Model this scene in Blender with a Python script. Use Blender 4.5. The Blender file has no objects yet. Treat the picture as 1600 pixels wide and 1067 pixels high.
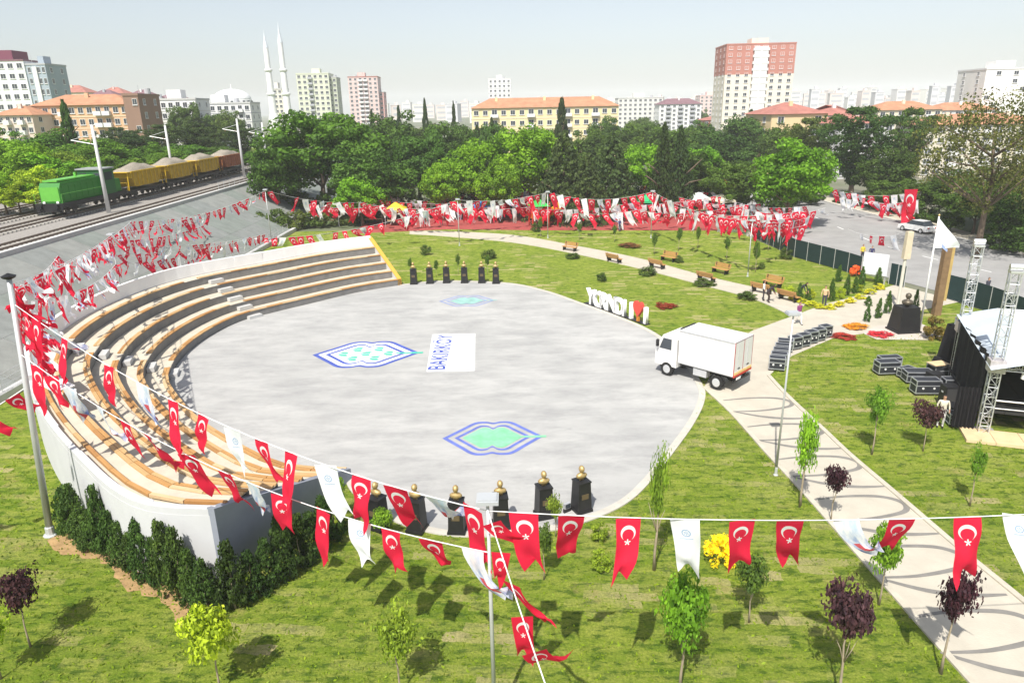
import bpy, math, random
import numpy as np
from mathutils import Vector, Matrix

# ------------------------------------------------------------------ camera
SC = bpy.context.scene
COL = SC.collection
FPX, CAM_H = 1100.0, 15.5
PITCH, ROLL = math.atan(365 / 1100.0), math.radians(1.15)
fw = Vector((0, math.cos(PITCH), -math.sin(PITCH)))
_r, _u = Vector((1, 0, 0)), Vector((1, 0, 0)).cross(fw)
rt = _r * math.cos(ROLL) - _u * math.sin(ROLL)
up = _r * math.sin(ROLL) + _u * math.cos(ROLL)
EYE = Vector((0, 0, CAM_H))
cd = bpy.data.cameras.new('camera'); cam = bpy.data.objects.new('camera', cd); COL.objects.link(cam)
cd.sensor_width = 36; cd.lens = FPX / 1600 * 36; cd.clip_end = 20000; cd.clip_start = 0.1
m = Matrix((rt, up, -fw)).transposed().to_4x4(); m.translation = EYE
cam.matrix_world = m
SC.camera = cam

# ------------------------------------------------------------------ sky, sun, exposure
SUN_AZ, SUN_EL = math.radians(20), math.radians(54)       # the way the light travels, and its height
w = bpy.data.worlds.new('World'); SC.world = w; w.use_nodes = True
nt = w.node_tree
sky = nt.nodes.new('ShaderNodeTexSky'); sky.sky_type = 'NISHITA'; sky.sun_disc = False
sky.sun_elevation = SUN_EL; sky.sun_rotation = SUN_AZ + math.pi
sky.air_density = 1.0; sky.dust_density = 1.6; sky.ozone_density = 1.0; sky.altitude = 50
nt.nodes['Background'].inputs['Strength'].default_value = 0.108
hs = nt.nodes.new('ShaderNodeHueSaturation'); hs.inputs['Saturation'].default_value = .55      # milky, hazy air
nt.links.new(sky.outputs[0], hs.inputs['Color']); nt.links.new(hs.outputs[0], nt.nodes['Background'].inputs['Color'])
sl = bpy.data.lights.new('sun', 'SUN'); sl.energy = 4.3; sl.angle = math.radians(0.53); sl.color = (1, .955, .87)
so = bpy.data.objects.new('sun', sl); COL.objects.link(so)
sd = Vector((math.sin(SUN_AZ) * math.cos(SUN_EL), math.cos(SUN_AZ) * math.cos(SUN_EL), -math.sin(SUN_EL)))
so.rotation_euler = sd.to_track_quat('-Z', 'Y').to_euler(); so.location = (-20, -40, 80)
SC.view_settings.view_transform = 'Standard'; SC.view_settings.look = 'None'
SC.view_settings.exposure = 0.52; SC.view_settings.gamma = 1; SC.view_settings.use_curve_mapping = False
SC.cycles.use_denoising = True
SC.cycles.max_bounces = 6; SC.cycles.diffuse_bounces = 3; SC.cycles.transparent_max_bounces = 8
SC.cycles.volume_bounces = 1

# ------------------------------------------------------------------ layout helpers (a photo pixel -> a point of the place)
def ray(x, y): return (fw + rt * ((x - 800) / FPX) - up * ((y - 533.5) / FPX)).normalized()
def G(x, y, z=0.0):
    d = ray(x, y); return EYE + d * ((z - CAM_H) / d.z)
def AT(x, y, Y):
    d = ray(x, y); return EYE + d * (Y / d.y)
def pix(p):
    d = Vector(p) - EYE; z = d.dot(fw)
    return 800 + FPX * d.dot(rt) / z, 533.5 - FPX * d.dot(up) / z
def depth(p): return (Vector(p) - EYE).dot(fw)

# ------------------------------------------------------------------ materials
MATS = {}
def nodes_of(name):
    mt = bpy.data.materials.new(name); mt.use_nodes = True
    t = mt.node_tree; b = t.nodes['Principled BSDF']
    MATS[name] = mt
    return mt, t, b
def lin(c):  # srgb 0-255 -> linear
    return tuple(((v / 255) / 12.92 if v / 255 <= .04045 else ((v / 255 + .055) / 1.055) ** 2.4) for v in c)
def M(name, col, rough=.75, var=.12, scale=3.0, spec=.3, bump=0.0, bscale=40, metal=0.0, world=False, stretch=None):
    """plain coloured surface with soft tone variation and optional relief"""
    if name in MATS: return MATS[name]
    mt, t, b = nodes_of(name)
    b.inputs['Roughness'].default_value = rough; b.inputs['Specular IOR Level'].default_value = spec
    b.inputs['Metallic'].default_value = metal
    if var > 0 or bump > 0:
        if world: src = t.nodes.new('ShaderNodeNewGeometry').outputs['Position']
        else: src = t.nodes.new('ShaderNodeTexCoord').outputs['Object']
        if stretch:
            mp = t.nodes.new('ShaderNodeMapping'); mp.inputs['Scale'].default_value = stretch
            t.links.new(src, mp.inputs['Vector']); src = mp.outputs[0]
    if var > 0:
        n = t.nodes.new('ShaderNodeTexNoise'); n.inputs['Scale'].default_value = scale; n.inputs['Detail'].default_value = 6
        n.inputs['Roughness'].default_value = .65
        t.links.new(src, n.inputs['Vector'])
        r = t.nodes.new('ShaderNodeMapRange'); r.inputs[1].default_value = .25; r.inputs[2].default_value = .75
        r.inputs[3].default_value = 1 - var; r.inputs[4].default_value = 1 + var
        t.links.new(n.outputs[0], r.inputs[0])
        mx = t.nodes.new('ShaderNodeVectorMath'); mx.operation = 'MULTIPLY'; mx.inputs[0].default_value = col[:3]
        t.links.new(r.outputs[0], mx.inputs[1]); t.links.new(mx.outputs[0], b.inputs['Base Color'])
    else:
        b.inputs['Base Color'].default_value = (*col[:3], 1)
    if bump > 0:
        n2 = t.nodes.new('ShaderNodeTexNoise'); n2.inputs['Scale'].default_value = bscale; n2.inputs['Detail'].default_value = 4
        t.links.new(src, n2.inputs['Vector'])
        bp = t.nodes.new('ShaderNodeBump'); bp.inputs['Strength'].default_value = bump; bp.inputs['Distance'].default_value = .05
        t.links.new(n2.outputs[0], bp.inputs['Height']); t.links.new(bp.outputs[0], b.inputs['Normal'])
    return mt

class NT:
    """tiny node-graph writer"""
    def __init__(s, t): s.t = t
    def math(s, op, a, b=None, c=None):
        n = s.t.nodes.new('ShaderNodeMath'); n.operation = op
        for i, v in enumerate((a, b, c)):
            if v is None: continue
            if hasattr(v, 'is_linked'): s.t.links.new(v, n.inputs[i])
            else: n.inputs[i].default_value = v
        return n.outputs[0]
    def noise(s, vec, scale, detail=4, rough=.6):
        n = s.t.nodes.new('ShaderNodeTexNoise'); n.inputs['Scale'].default_value = scale
        n.inputs['Detail'].default_value = detail; n.inputs['Roughness'].default_value = rough
        s.t.links.new(vec, n.inputs['Vector']); return n.outputs[0]
    def mix(s, f, a, b):
        n = s.t.nodes.new('ShaderNodeMix'); n.data_type = 'RGBA'
        for i, v in ((0, f), (6, a), (7, b)):
            if hasattr(v, 'is_linked'): s.t.links.new(v, n.inputs[i])
            elif i == 0: n.inputs[0].default_value = v
            else: n.inputs[i].default_value = (*v[:3], 1)
        return n.outputs[2]
    def ramp(s, f, lo, hi):
        n = s.t.nodes.new('ShaderNodeMapRange'); n.inputs[1].default_value = lo; n.inputs[2].default_value = hi
        s.t.links.new(f, n.inputs[0]); return n.outputs[0]
    def map(s, vec, scale=(1, 1, 1), rot=(0, 0, 0), loc=(0, 0, 0)):
        n = s.t.nodes.new('ShaderNodeMapping'); n.inputs['Scale'].default_value = scale
        n.inputs['Rotation'].default_value = rot; n.inputs['Location'].default_value = loc
        s.t.links.new(vec, n.inputs['Vector']); return n.outputs[0]

def make_grass(name, tint=(1, 1, 1)):
    mt, t, b = nodes_of(name); g = NT(t)
    pos = t.nodes.new('ShaderNodeNewGeometry').outputs['Position']
    c = lambda r, gg, bb: (r * tint[0], gg * tint[1], bb * tint[2])
    big = g.ramp(g.noise(pos, .16, 5), .35, .65)
    col = g.mix(big, c(.14, .235, .018), c(.26, .34, .036))
    # turf rolls laid edge to edge, each a little different
    br = t.nodes.new('ShaderNodeTexBrick'); br.inputs['Scale'].default_value = 1.0
    br.inputs['Brick Width'].default_value = 1.25; br.inputs['Row Height'].default_value = .45
    br.inputs['Mortar Size'].default_value = .02; br.inputs['Mortar Smooth'].default_value = 1; br.inputs['Bias'].default_value = 0
    br.inputs['Color1'].default_value = (0, 0, 0, 1); br.inputs['Color2'].default_value = (1, 1, 1, 1); br.inputs['Mortar'].default_value = (.25, .25, .25, 1)
    wob = t.nodes.new('ShaderNodeVectorMath'); wob.operation = 'MULTIPLY_ADD'
    nz = t.nodes.new('ShaderNodeTexNoise'); nz.inputs['Scale'].default_value = 1.6; nz.inputs['Detail'].default_value = 5; t.links.new(pos, nz.inputs['Vector'])
    t.links.new(nz.outputs['Color'], wob.inputs[0]); wob.inputs[1].default_value = (.4, .35, 0); t.links.new(pos, wob.inputs[2])
    t.links.new(g.map(wob.outputs[0], rot=(0, 0, .09)), br.inputs['Vector'])
    turf = br.outputs['Color']
    col = g.mix(g.math('MULTIPLY', turf, .6), col, c(.40, .44, .075))
    st = g.noise(g.map(pos, scale=(.7, 2.0, 1), rot=(0, 0, .1)), 1.5, 8, .72)
    col = g.mix(g.math('MULTIPLY', g.ramp(st, .47, .62), .6), col, c(.43, .45, .085))
    st2 = g.noise(g.map(pos, scale=(.8, 1.8, 1), loc=(5, 2, 0)), 2.1, 8, .72)
    col = g.mix(g.math('MULTIPLY', g.ramp(st2, .49, .60), .85), col, c(.055, .115, .012))
    zone = g.ramp(g.noise(pos, .22, 3), .42, .58)
    col = g.mix(g.math('MULTIPLY', g.math('MULTIPLY', g.math('POWER', turf, 5.0), zone), .9), col, c(.56, .47, .24))
    dry = g.ramp(g.noise(g.map(pos, loc=(7, 3, 0)), .55, 8, .72), .58, .70)
    col = g.mix(g.math('MULTIPLY', dry, .65), col, c(.44, .34, .14))
    fine = g.ramp(g.noise(pos, 12, 5, .8), .36, .6)
    col = g.mix(g.math('MULTIPLY', g.math('SUBTRACT', 1, fine), .55), col, c(.045, .10, .010))
    t.links.new(col, b.inputs['Base Color']); b.inputs['Roughness'].default_value = .95
    b.inputs['Specular IOR Level'].default_value = .08
    bp = t.nodes.new('ShaderNodeBump'); bp.inputs['Strength'].default_value = .9; bp.inputs['Distance'].default_value = .12
    t.links.new(g.noise(pos, 11, 6, .8), bp.inputs['Height']); t.links.new(bp.outputs[0], b.inputs['Normal'])
    return mt
GRASS = make_grass('lawn_grass')

def make_plaza():
    mt, t, b = nodes_of('brushed_concrete'); g = NT(t)
    pos = t.nodes.new('ShaderNodeNewGeometry').outputs['Position']
    col = g.mix(g.ramp(g.noise(pos, .12, 4), .3, .7), (.37, .37, .362), (.47, .467, .455))
    st = g.noise(g.map(pos, scale=(.6, 1.3, 1), rot=(0, 0, .12)), .55, 9, .72)
    col = g.mix(g.math('MULTIPLY', g.ramp(st, .42, .68), .8), col, (.285, .285, .285))
    st2 = g.noise(g.map(pos, scale=(.5, 1.8, 1), rot=(0, 0, -.1), loc=(9, 4, 0)), .6, 9, .72)
    col = g.mix(g.math('MULTIPLY', g.ramp(st2, .52, .74), .5), col, (.55, .545, .525))
    dk = g.noise(g.map(pos, scale=(.6, 1.1, 1), loc=(3, 11, 0)), 1.4, 7, .7)
    col = g.mix(g.math('MULTIPLY', g.ramp(dk, .64, .71), .5), col, (.22, .22, .23))
    t.links.new(col, b.inputs['Base Color']); b.inputs['Roughness'].default_value = .8; b.inputs['Specular IOR Level'].default_value = .25
    bp = t.nodes.new('ShaderNodeBump'); bp.inputs['Strength'].default_value = .25; bp.inputs['Distance'].default_value = .01
    t.links.new(g.noise(pos, 30, 4), bp.inputs['Height']); t.links.new(bp.outputs[0], b.inputs['Normal'])
    return mt
PLAZA = make_plaza()

def make_foliage():
    mt, t, b = nodes_of('foliage'); g = NT(t)
    oi = t.nodes.new('ShaderNodeObjectInfo')
    at = t.nodes.new('ShaderNodeAttribute'); at.attribute_name = 'lv'
    def mul(c):
        n = t.nodes.new('ShaderNodeVectorMath'); n.operation = 'MULTIPLY'
        t.links.new(oi.outputs['Color'], n.inputs[0]); n.inputs[1].default_value = c; return n.outputs[0]
    col = g.mix(at.outputs['Fac'], mul((.75, .9, .6)), mul((2.9, 2.8, 1.3)))
    t.links.new(col, b.inputs['Base Color']); b.inputs['Roughness'].default_value = .6; b.inputs['Specular IOR Level'].default_value = .22
    tr = t.nodes.new('ShaderNodeBsdfTranslucent'); t.links.new(col, tr.inputs['Color'])
    mx = t.nodes.new('ShaderNodeMixShader'); mx.inputs[0].default_value = .3
    t.links.new(b.outputs[0], mx.inputs[1]); t.links.new(tr.outputs[0], mx.inputs[2])
    t.links.new(mx.outputs[0], t.nodes['Material Output'].inputs['Surface'])
    return mt
FOL = make_foliage()

def make_flag(name, kind):
    """thin cloth, printed by its UV map: u across, v from the rope down; cloth 0.68 x 1.4 m"""
    mt, t, b = nodes_of(name); g = NT(t)
    uv = t.nodes.new('ShaderNodeUVMap'); sp = t.nodes.new('ShaderNodeSeparateXYZ'); t.links.new(uv.outputs[0], sp.inputs[0])
    x = g.math('MULTIPLY', sp.outputs[0], .68); y = g.math('MULTIPLY', sp.outputs[1], 1.85)
    def dist(cx, cy):
        dx = g.math('SUBTRACT', x, cx); dy = g.math('SUBTRACT', y, cy)
        return g.math('SQRT', g.math('ADD', g.math('MULTIPLY', dx, dx), g.math('MULTIPLY', dy, dy))), dx, dy
    if kind == 'red':
        d1, _, _ = dist(.34, .40); d2, _, _ = dist(.34, .455)
        cres = g.math('MULTIPLY', g.math('LESS_THAN', d1, .21), g.math('GREATER_THAN', d2, .165))
        d3, dx, dy = dist(.34, .655)
        th = g.math('ARCTAN2', dx, g.math('MULTIPLY', dy, -1))
        star = g.math('LESS_THAN', d3, g.math('MULTIPLY_ADD', g.math('COSINE', g.math('MULTIPLY', th, 5)), .032, .062))
        col = g.mix(g.math('MAXIMUM', cres, star), (.80, .022, .065), (.88, .87, .87))
    elif kind == 'white':
        d1, dx, dy = dist(.34, .42)
        ring = g.math('MULTIPLY', g.math('LESS_THAN', d1, .115), g.math('GREATER_THAN', d1, .085))
        th = g.math('ARCTAN2', dx, dy)
        pet = g.math('MULTIPLY', g.math('LESS_THAN', d1, .065), g.math('GREATER_THAN', g.math('COSINE', g.math('MULTIPLY', th, 6)), 0))
        bar = g.math('MULTIPLY', g.math('LESS_THAN', g.math('ABSOLUTE', g.math('SUBTRACT', y, .6)), .022),
                     g.math('LESS_THAN', g.math('ABSOLUTE', g.math('SUBTRACT', x, .34)), .17))
        bar = g.math('MULTIPLY', bar, g.math('GREATER_THAN', g.math('SINE', g.math('MULTIPLY', x, 210)), -.2))
        col = g.mix(g.math('MAXIMUM', g.math('MAXIMUM', ring, pet), bar), (.88, .89, .91), (.35, .50, .72))
    else:
        n1 = g.ramp(g.noise(uv.outputs[0], 2.2, 4), .42, .6)
        base = g.mix(g.ramp(y, .1, 1.2), (.62, .76, .88), (.16, .22, .55))
        col = g.mix(n1, (.88, .89, .92), base)
        col = g.mix(g.math('MULTIPLY', g.math('GREATER_THAN', y, .8), g.math('LESS_THAN', g.math('ABSOLUTE', g.math('SUBTRACT', x, .24)), .1)), col, (.62, .10, .12))
    t.links.new(col, b.inputs['Base Color']); b.inputs['Roughness'].default_value = .7; b.inputs['Specular IOR Level'].default_value = .2
    tr = t.nodes.new('ShaderNodeBsdfTranslucent'); t.links.new(col, tr.inputs['Color'])
    mx = t.nodes.new('ShaderNodeMixShader'); mx.inputs[0].default_value = .42
    t.links.new(b.outputs[0], mx.inputs[1]); t.links.new(tr.outputs[0], mx.inputs[2])
    t.links.new(mx.outputs[0], t.nodes['Material Output'].inputs['Surface'])
    return mt
FLAGM = {k: make_flag('flag_' + k, k) for k in ('red', 'white', 'print')}

CONC = M('pale_concrete', (.52, .52, .51), .85, .12, .9, bump=.2, bscale=25)
CONCD = M('grey_concrete', (.30, .31, .32), .85, .15, .7, bump=.2, bscale=25)
TREAD = M('beige_tread', (.54, .49, .40), .85, .14, 1.2)
RISER = M('grey_riser', (.20, .195, .19), .8, .2, 1.5)
WHITEP = M('white_paint', (.80, .80, .80), .5, .04, 2)
DARKM = M('black_paint', (.018, .018, .02), .45, .2, 4)
STEEL = M('grey_steel', (.55, .56, .57), .45, .08, 3, metal=.3)
ALU = M('aluminium', (.66, .67, .68), .35, .06, 3, metal=.55)
BARK = M('bark', (.16, .12, .085), .9, .3, 6, bump=.5, bscale=12)
BARKL = M('young_bark', (.34, .28, .20), .9, .25, 6)
GLASS = M('dark_glass', (.05, .06, .075), .12, .15, 1, spec=.6)
WOODS = [M('seat_wood_%s' % n, c, .6, .22, 5, stretch=(.4, 6, 3)) for n, c in
         (('amber', (.46, .25, .09)), ('tan', (.52, .33, .15)), ('brown', (.39, .20, .07)), ('sand', (.57, .42, .24)))]
PALEW = M('pale_plywood', (.66, .50, .30), .7, .15, 2)
RUST = M('rust_red', (.30, .10, .045), .8, .3, 2)
SOIL = M('soil', (.25, .17, .09), .95, .3, 3, bump=.6, bscale=10)

# ------------------------------------------------------------------ mesh helpers
class MB:
    def __init__(s): s.v, s.f, s.m = [], [], []
    def add(s, v, f, mi=0):
        o = len(s.v); s.v += [tuple(q) for q in v]; s.f += [tuple(i + o for i in q) for q in f]; s.m += [mi] * len(f)
    def box(s, c, sz, rz=0, mi=0, top=1.0, topy=None, R=None):
        x, y, z = sz[0] / 2, sz[1] / 2, sz[2] / 2
        ty = top if topy is None else topy
        P = [Vector((sx * x * (top if k else 1), sy * y * (ty if k else 1), z if k else -z)) for k in (0, 1) for sx, sy in ((-1, -1), (1, -1), (1, 1), (-1, 1))]
        if R is None: R = Matrix.Rotation(rz, 3, 'Z')
        c = Vector(c)
        s.add([R @ p + c for p in P], [(3, 2, 1, 0), (4, 5, 6, 7), (0, 1, 5, 4), (1, 2, 6, 5), (2, 3, 7, 6), (3, 0, 4, 7)], mi); return s
    def cyl(s, a, b, r0, r1=None, n=8, mi=0, caps=True):
        a, b = Vector(a), Vector(b); r1 = r0 if r1 is None else r1
        d = (b - a).normalized(); e = d.orthogonal().normalized(); g = d.cross(e)
        P = [p + (e * math.cos(2 * math.pi * i / n) + g * math.sin(2 * math.pi * i / n)) * r for p, r in ((a, r0), (b, r1)) for i in range(n)]
        F = [(i, (i + 1) % n, n + (i + 1) % n, n + i) for i in range(n)]
        if caps: F += [tuple(range(n - 1, -1, -1)), tuple(range(n, 2 * n))]
        s.add(P, F, mi); return s
    def tube(s, pts, r, n=5, mi=0):
        pts = [Vector(p) for p in pts]; P = []; k = len(pts)
        rr = r if hasattr(r, '__len__') else [r] * k
        for i, p in enumerate(pts):
            d = (pts[min(i + 1, k - 1)] - pts[max(i - 1, 0)]).normalized()
            e = d.cross(Vector((0.03, 0.02, 1))).normalized() if abs(d.z) < .98 else d.cross(Vector((1, 0, 0))).normalized()
            g = d.cross(e)
            P += [p + (e * math.cos(2 * math.pi * j / n) + g * math.sin(2 * math.pi * j / n)) * rr[i] for j in range(n)]
        F = [(i * n + j, i * n + (j + 1) % n, (i + 1) * n + (j + 1) % n, (i + 1) * n + j) for i in range(k - 1) for j in range(n)]
        F += [tuple(range(n - 1, -1, -1)), tuple(range((k - 1) * n, k * n))]
        s.add(P, F, mi); return s
    def lathe(s, prof, c=(0, 0, 0), n=16, mi=0):
        c = Vector(c); P = [c + Vector((r * math.cos(2 * math.pi * j / n), r * math.sin(2 * math.pi * j / n), z)) for r, z in prof for j in range(n)]
        k = len(prof)
        F = [(i * n + j, i * n + (j + 1) % n, (i + 1) * n + (j + 1) % n, (i + 1) * n + j) for i in range(k - 1) for j in range(n)]
        F += [tuple(range(n - 1, -1, -1)), tuple(range((k - 1) * n, k * n))]
        s.add(P, F, mi); return s
    def prism(s, pts, z0, z1, mi=0):
        n = len(pts); P = [(p[0], p[1], z0) for p in pts] + [(p[0], p[1], z1) for p in pts]
        s.add(P, [tuple(range(n - 1, -1, -1)), tuple(range(n, 2 * n))] + [(i, (i + 1) % n, n + (i + 1) % n, n + i) for i in range(n)], mi); return s
    def slabx(s, pts, x0, x1, mi=0):
        """a side outline (y, z) drawn out from x0 to x1"""
        n = len(pts); P = [(x0, p[0], p[1]) for p in pts] + [(x1, p[0], p[1]) for p in pts]
        s.add(P, [tuple(range(n)), tuple(range(2 * n - 1, n - 1, -1))] + [(i, n + i, n + (i + 1) % n, (i + 1) % n) for i in range(n)], mi); return s
    def mesh(s, name, mats, smooth=False):
        me = bpy.data.meshes.new(name); me.from_pydata(s.v, [], s.f)
        for q in (mats if isinstance(mats, (list, tuple)) else [mats]): me.materials.append(q)
        me.polygons.foreach_set('material_index', s.m)
        if smooth: me.polygons.foreach_set('use_smooth', [True] * len(s.f))
        me.update(); return me
    def build(s, name, mats, parent=None, loc=(0, 0, 0), rz=0, smooth=False):
        return put(name, s.mesh(name, mats, smooth), parent, loc, rz)
def put(name, me, parent=None, loc=(0, 0, 0), rz=0, scale=None):
    o = bpy.data.objects.new(name, me); COL.objects.link(o)
    o.location = loc; o.rotation_euler = (0, 0, rz)
    if scale is not None: o.scale = scale
    if parent: o.parent = parent
    return o
def thing(name, loc=(0, 0, 0), rz=0, label=None, cat=None, group=None, scale=None):
    o = bpy.data.objects.new(name, None); COL.objects.link(o); o.empty_display_size = .3
    o.location = loc; o.rotation_euler = (0, 0, rz)
    if scale is not None: o.scale = scale
    return tag(o, label, cat, group)
def tag(o, label=None, cat=None, group=None, kind=None):
    if label: o['label'] = label
    if cat: o['category'] = cat
    if group: o['group'] = group
    if kind: o['kind'] = kind
    return o
def struct(o): o['kind'] = 'structure'; return o
def copy_tree(o, parent=None):
    c = o.copy(); COL.objects.link(c); c.parent = parent
    for ch in o.children: copy_tree(ch, c)
    return c
WORDS = 'leftmost second third fourth fifth sixth seventh eighth ninth tenth eleventh twelfth thirteenth fourteenth fifteenth sixteenth seventeenth eighteenth nineteenth twentieth'.split()
def nth(i):
    if i < 20: return WORDS[i]
    k = i + 1; T = 'twenty thirty forty fifty sixty seventy eighty ninety'.split()
    if k % 10 == 0: return T[k // 10 - 2][:-1] + 'ieth'
    return T[k // 10 - 2] + '-' + 'first second third fourth fifth sixth seventh eighth ninth'.split()[k % 10 - 1]
ROWS = {}
def row(o, text): ROWS.setdefault(text, []).append(o); return o      # things told apart by their order across the photo
def name_rows():
    for text, L in ROWS.items():
        L.sort(key=lambda o: pix(o.location)[0])
        for i, o in enumerate(L):
            o['label'] = text if len(L) == 1 else text + (', leftmost' if i == 0 else ', rightmost' if i == len(L) - 1 else ', %s from the left' % nth(i))
def spline(pts, n, closed=False):
    """Catmull-Rom through pts"""
    P = [Vector((*p[:2], 0)) for p in pts]; k = len(P); out = []
    segs = k if closed else k - 1
    per = max(2, n // segs)
    for i in range(segs):
        g = (lambda j: P[j % k]) if closed else (lambda j: P[min(max(j, 0), k - 1)])
        a, b, c, d = g(i - 1), g(i), g(i + 1), g(i + 2)
        for j in range(per):
            t = j / per
            out.append(.5 * ((2 * b) + (c - a) * t + (2 * a - 5 * b + 4 * c - d) * t * t + (3 * b - a - 3 * c + d) * t ** 3))
    if not closed: out.append(P[-1])
    return out
def resample(P, step):
    L = [0]
    for a, b in zip(P, P[1:]): L.append(L[-1] + (b - a).length)
    n = max(2, round(L[-1] / step)); out = []; j = 0
    for i in range(n + 1):
        s_ = L[-1] * i / n
        while j < len(P) - 2 and L[j + 1] < s_: j += 1
        t = (s_ - L[j]) / max(1e-9, L[j + 1] - L[j]); out.append(P[j].lerp(P[j + 1], min(1, t)))
    return out
def normals(P):
    N = []
    for i in range(len(P)):
        d = P[min(i + 1, len(P) - 1)] - P[max(i - 1, 0)]; d.normalize(); N.append(Vector((-d.y, d.x, 0)))
    return N
def strip(mb, A, B, z, mi=0):
    n = len(A); P = [(a.x, a.y, z) for a in A] + [(b.x, b.y, z) for b in B]
    mb.add(P, [(i, i + 1, n + i + 1, n + i) for i in range(n - 1)], mi)
def sheet(name, pts, z, mat, parent=None):
    mb = MB(); n = len(pts)
    mb.add([(p[0], p[1], z) for p in pts], [tuple(range(n))])
    o = mb.build(name, mat, parent)
    if o.data.polygons[0].normal.z < 0: o.data.flip_normals()
    return o
def kerb(name, P, wd, h, mat, parent, side=0):
    """a low raised edging that follows the points P"""
    P = [Vector((p[0], p[1], 0)) for p in P]; N = normals(P); n = len(P)
    A = [p + q * wd * (side - .5) for p, q in zip(P, N)]; B = [p + q * wd * (side + .5) for p, q in zip(P, N)]
    V = [(*a[:2], 0) for a in A] + [(*a[:2], h) for a in A] + [(*b[:2], h) for b in B] + [(*b[:2], 0) for b in B]
    F = []
    for i in range(n - 1):
        for k in range(3): F.append((k * n + i, k * n + i + 1, (k + 1) * n + i + 1, (k + 1) * n + i))
    F += [(0, n, 2 * n, 3 * n), (n - 1, 4 * n - 1, 3 * n - 1, 2 * n - 1)]
    mb = MB(); mb.add(V, F)
    return mb.build(name, mat, parent)
rng = random.Random(7)

# ================================================================== SETTING
def make_far_ground():
    mt, t, b = nodes_of('far_ground'); g = NT(t)
    pos = t.nodes.new('ShaderNodeNewGeometry').outputs['Position']
    col = g.mix(g.ramp(g.noise(pos, .02, 5), .4, .6), (.09, .13, .045), (.20, .19, .15))
    t.links.new(col, b.inputs['Base Color']); b.inputs['Roughness'].default_value = .95
    return mt
struct(sheet('ground', [(-3600, -300), (3600, -300), (3600, 4200), (-3600, 4200)], -.05, make_far_ground()))
struct(sheet('lawn', [(-29.8, -30), (60, -30), (60, 40), (37.5, 47), (33, 66), (30, 74), (29, 88), (20, 96), (-10, 97), (-30, 96)], 0, GRASS))

# --- plaza
INNER_PX = [(545, 748), (450, 742), (375, 708), (310, 665), (272, 620), (266, 595), (285, 560), (325, 528), (375, 503), (430, 488), (480, 476), (560, 457), (625, 446)]
OUT_PX = [(690, 440), (790, 443), (850, 455), (905, 474), (960, 494), (1015, 518), (1060, 552), (1092, 600), (1096, 625), (1080, 660), (1050, 702), (1010, 752), (970, 787), (905, 815), (840, 829), (760, 835), (690, 832), (620, 812), (560, 772)]
inner = resample(spline([G(*q) for q in INNER_PX], 120), .9)
rim = [G(*q) for q in OUT_PX]
rim_s = spline([inner[-1]] + rim + [inner[0]], 140)
plaza = struct(sheet('plaza', [(p.x, p.y) for p in inner[:-1]] + [(p.x, p.y) for p in rim_s[:-1]], .03, PLAZA))
kerb('kerb', rim_s, .35, .055, M('kerb_concrete', (.50, .475, .42), .85, .12, 2), plaza, 0)

def emblem(center, wd, ht, cols, faded, cells):
    cx, cy = center
    half = [(-1, 0), (-.86, .22), (-.72, .44), (-.58, .66), (-.45, .87), (-.32, .985), (-.14, .99), (0, .92), (.14, .99), (.32, .985), (.45, .87), (.58, .66), (.72, .44), (.86, .22), (1, 0)]
    def outline(s, notch=1.0):
        h = [(x * s, y * s * (1 - (1 - notch) * math.exp(-(x / .12) ** 2))) for x, y in half]
        P = spline(h, 56); return P + [Vector((p.x, -p.y, 0)) for p in reversed(P[1:-1])]
    def ringmesh(s0, s1, z, mat, n0=1, n1=1):
        A, B = outline(s0, n0), outline(s1, n1); k = len(A)
        mb = MB(); V = [(cx + p.x * wd / 2, cy + p.y * ht / 2, z) for p in A] + [(cx + p.x * wd / 2, cy + p.y * ht / 2, z) for p in B]
        mb.add(V, [(k + i, k + (i + 1) % k, (i + 1) % k, i) for i in range(k)])
        return mb, mat
    root = thing('painted_emblem'); root.parent = plaza
    def fill(s, z, mat, name, notch=1):
        P = outline(s, notch); o = sheet(name, [(cx + p.x * wd / 2, cy + p.y * ht / 2) for p in P], z, mat, root)
    if cells: fill(.90, .034, cols['white'], 'white_field', .95)
    mb, mt = ringmesh(1.0, .89, .038, cols['blue']); mb.build('outer_line', mt, root)
    mb, mt = ringmesh(.76, .67, .042, cols['blue'], .82, .8); mb.build('inner_line', mt, root)
    if cells:
        for (ex, ey) in [(-.42, .0), (-.2, .34), (-.2, -.34), (0, 0), (.2, .34), (.2, -.34), (.42, 0)]:
            mb = MB()
            for sx in (-1, 1):
                pts = [(ex - .11, ey + sx * .02), (ex - .03, ey + sx * .15), (ex + .125, ey + sx * .17), (ex + .06, ey + sx * .09), (ex + .09, ey + sx * .02)]
                P = [(cx + (px - .0) * wd / 2, cy + py * ht / 2, .046) for px, py in pts]
                mb.add(P[::-1] if sx > 0 else P, [tuple(range(5))])
            mb.build('leaf_mark', cols['green'], root)
    else:
        fill(.60, .046, cols['green'], 'green_field', .8)
    sheet('stem_mark', [(cx + wd * .28, cy - ht * .02), (cx + wd * .53, cy - ht * .03), (cx + wd * .53, cy + ht * .03), (cx + wd * .28, cy + ht * .02)], .05, cols['green'], root)
def paint(n, c, v=.25): return M(n, c, .7, v, 1.6, spec=.2)
C1 = dict(blue=paint('road_blue', (.075, .11, .40)), green=paint('road_green', (.08, .48, .34)), white=paint('road_white', (.82, .83, .85), .04))
C2 = dict(blue=paint('road_blue_worn', (.13, .17, .48)), green=paint('road_green_mint', (.22, .56, .33)), white=C1['white'])
C3 = dict(blue=paint('road_blue_pale', (.26, .31, .50)), green=paint('road_green_pale', (.28, .48, .44)), white=C1['white'])
emblem((-9.8, 44.6), 7.2, 5.3, C1, 0, True)
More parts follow.
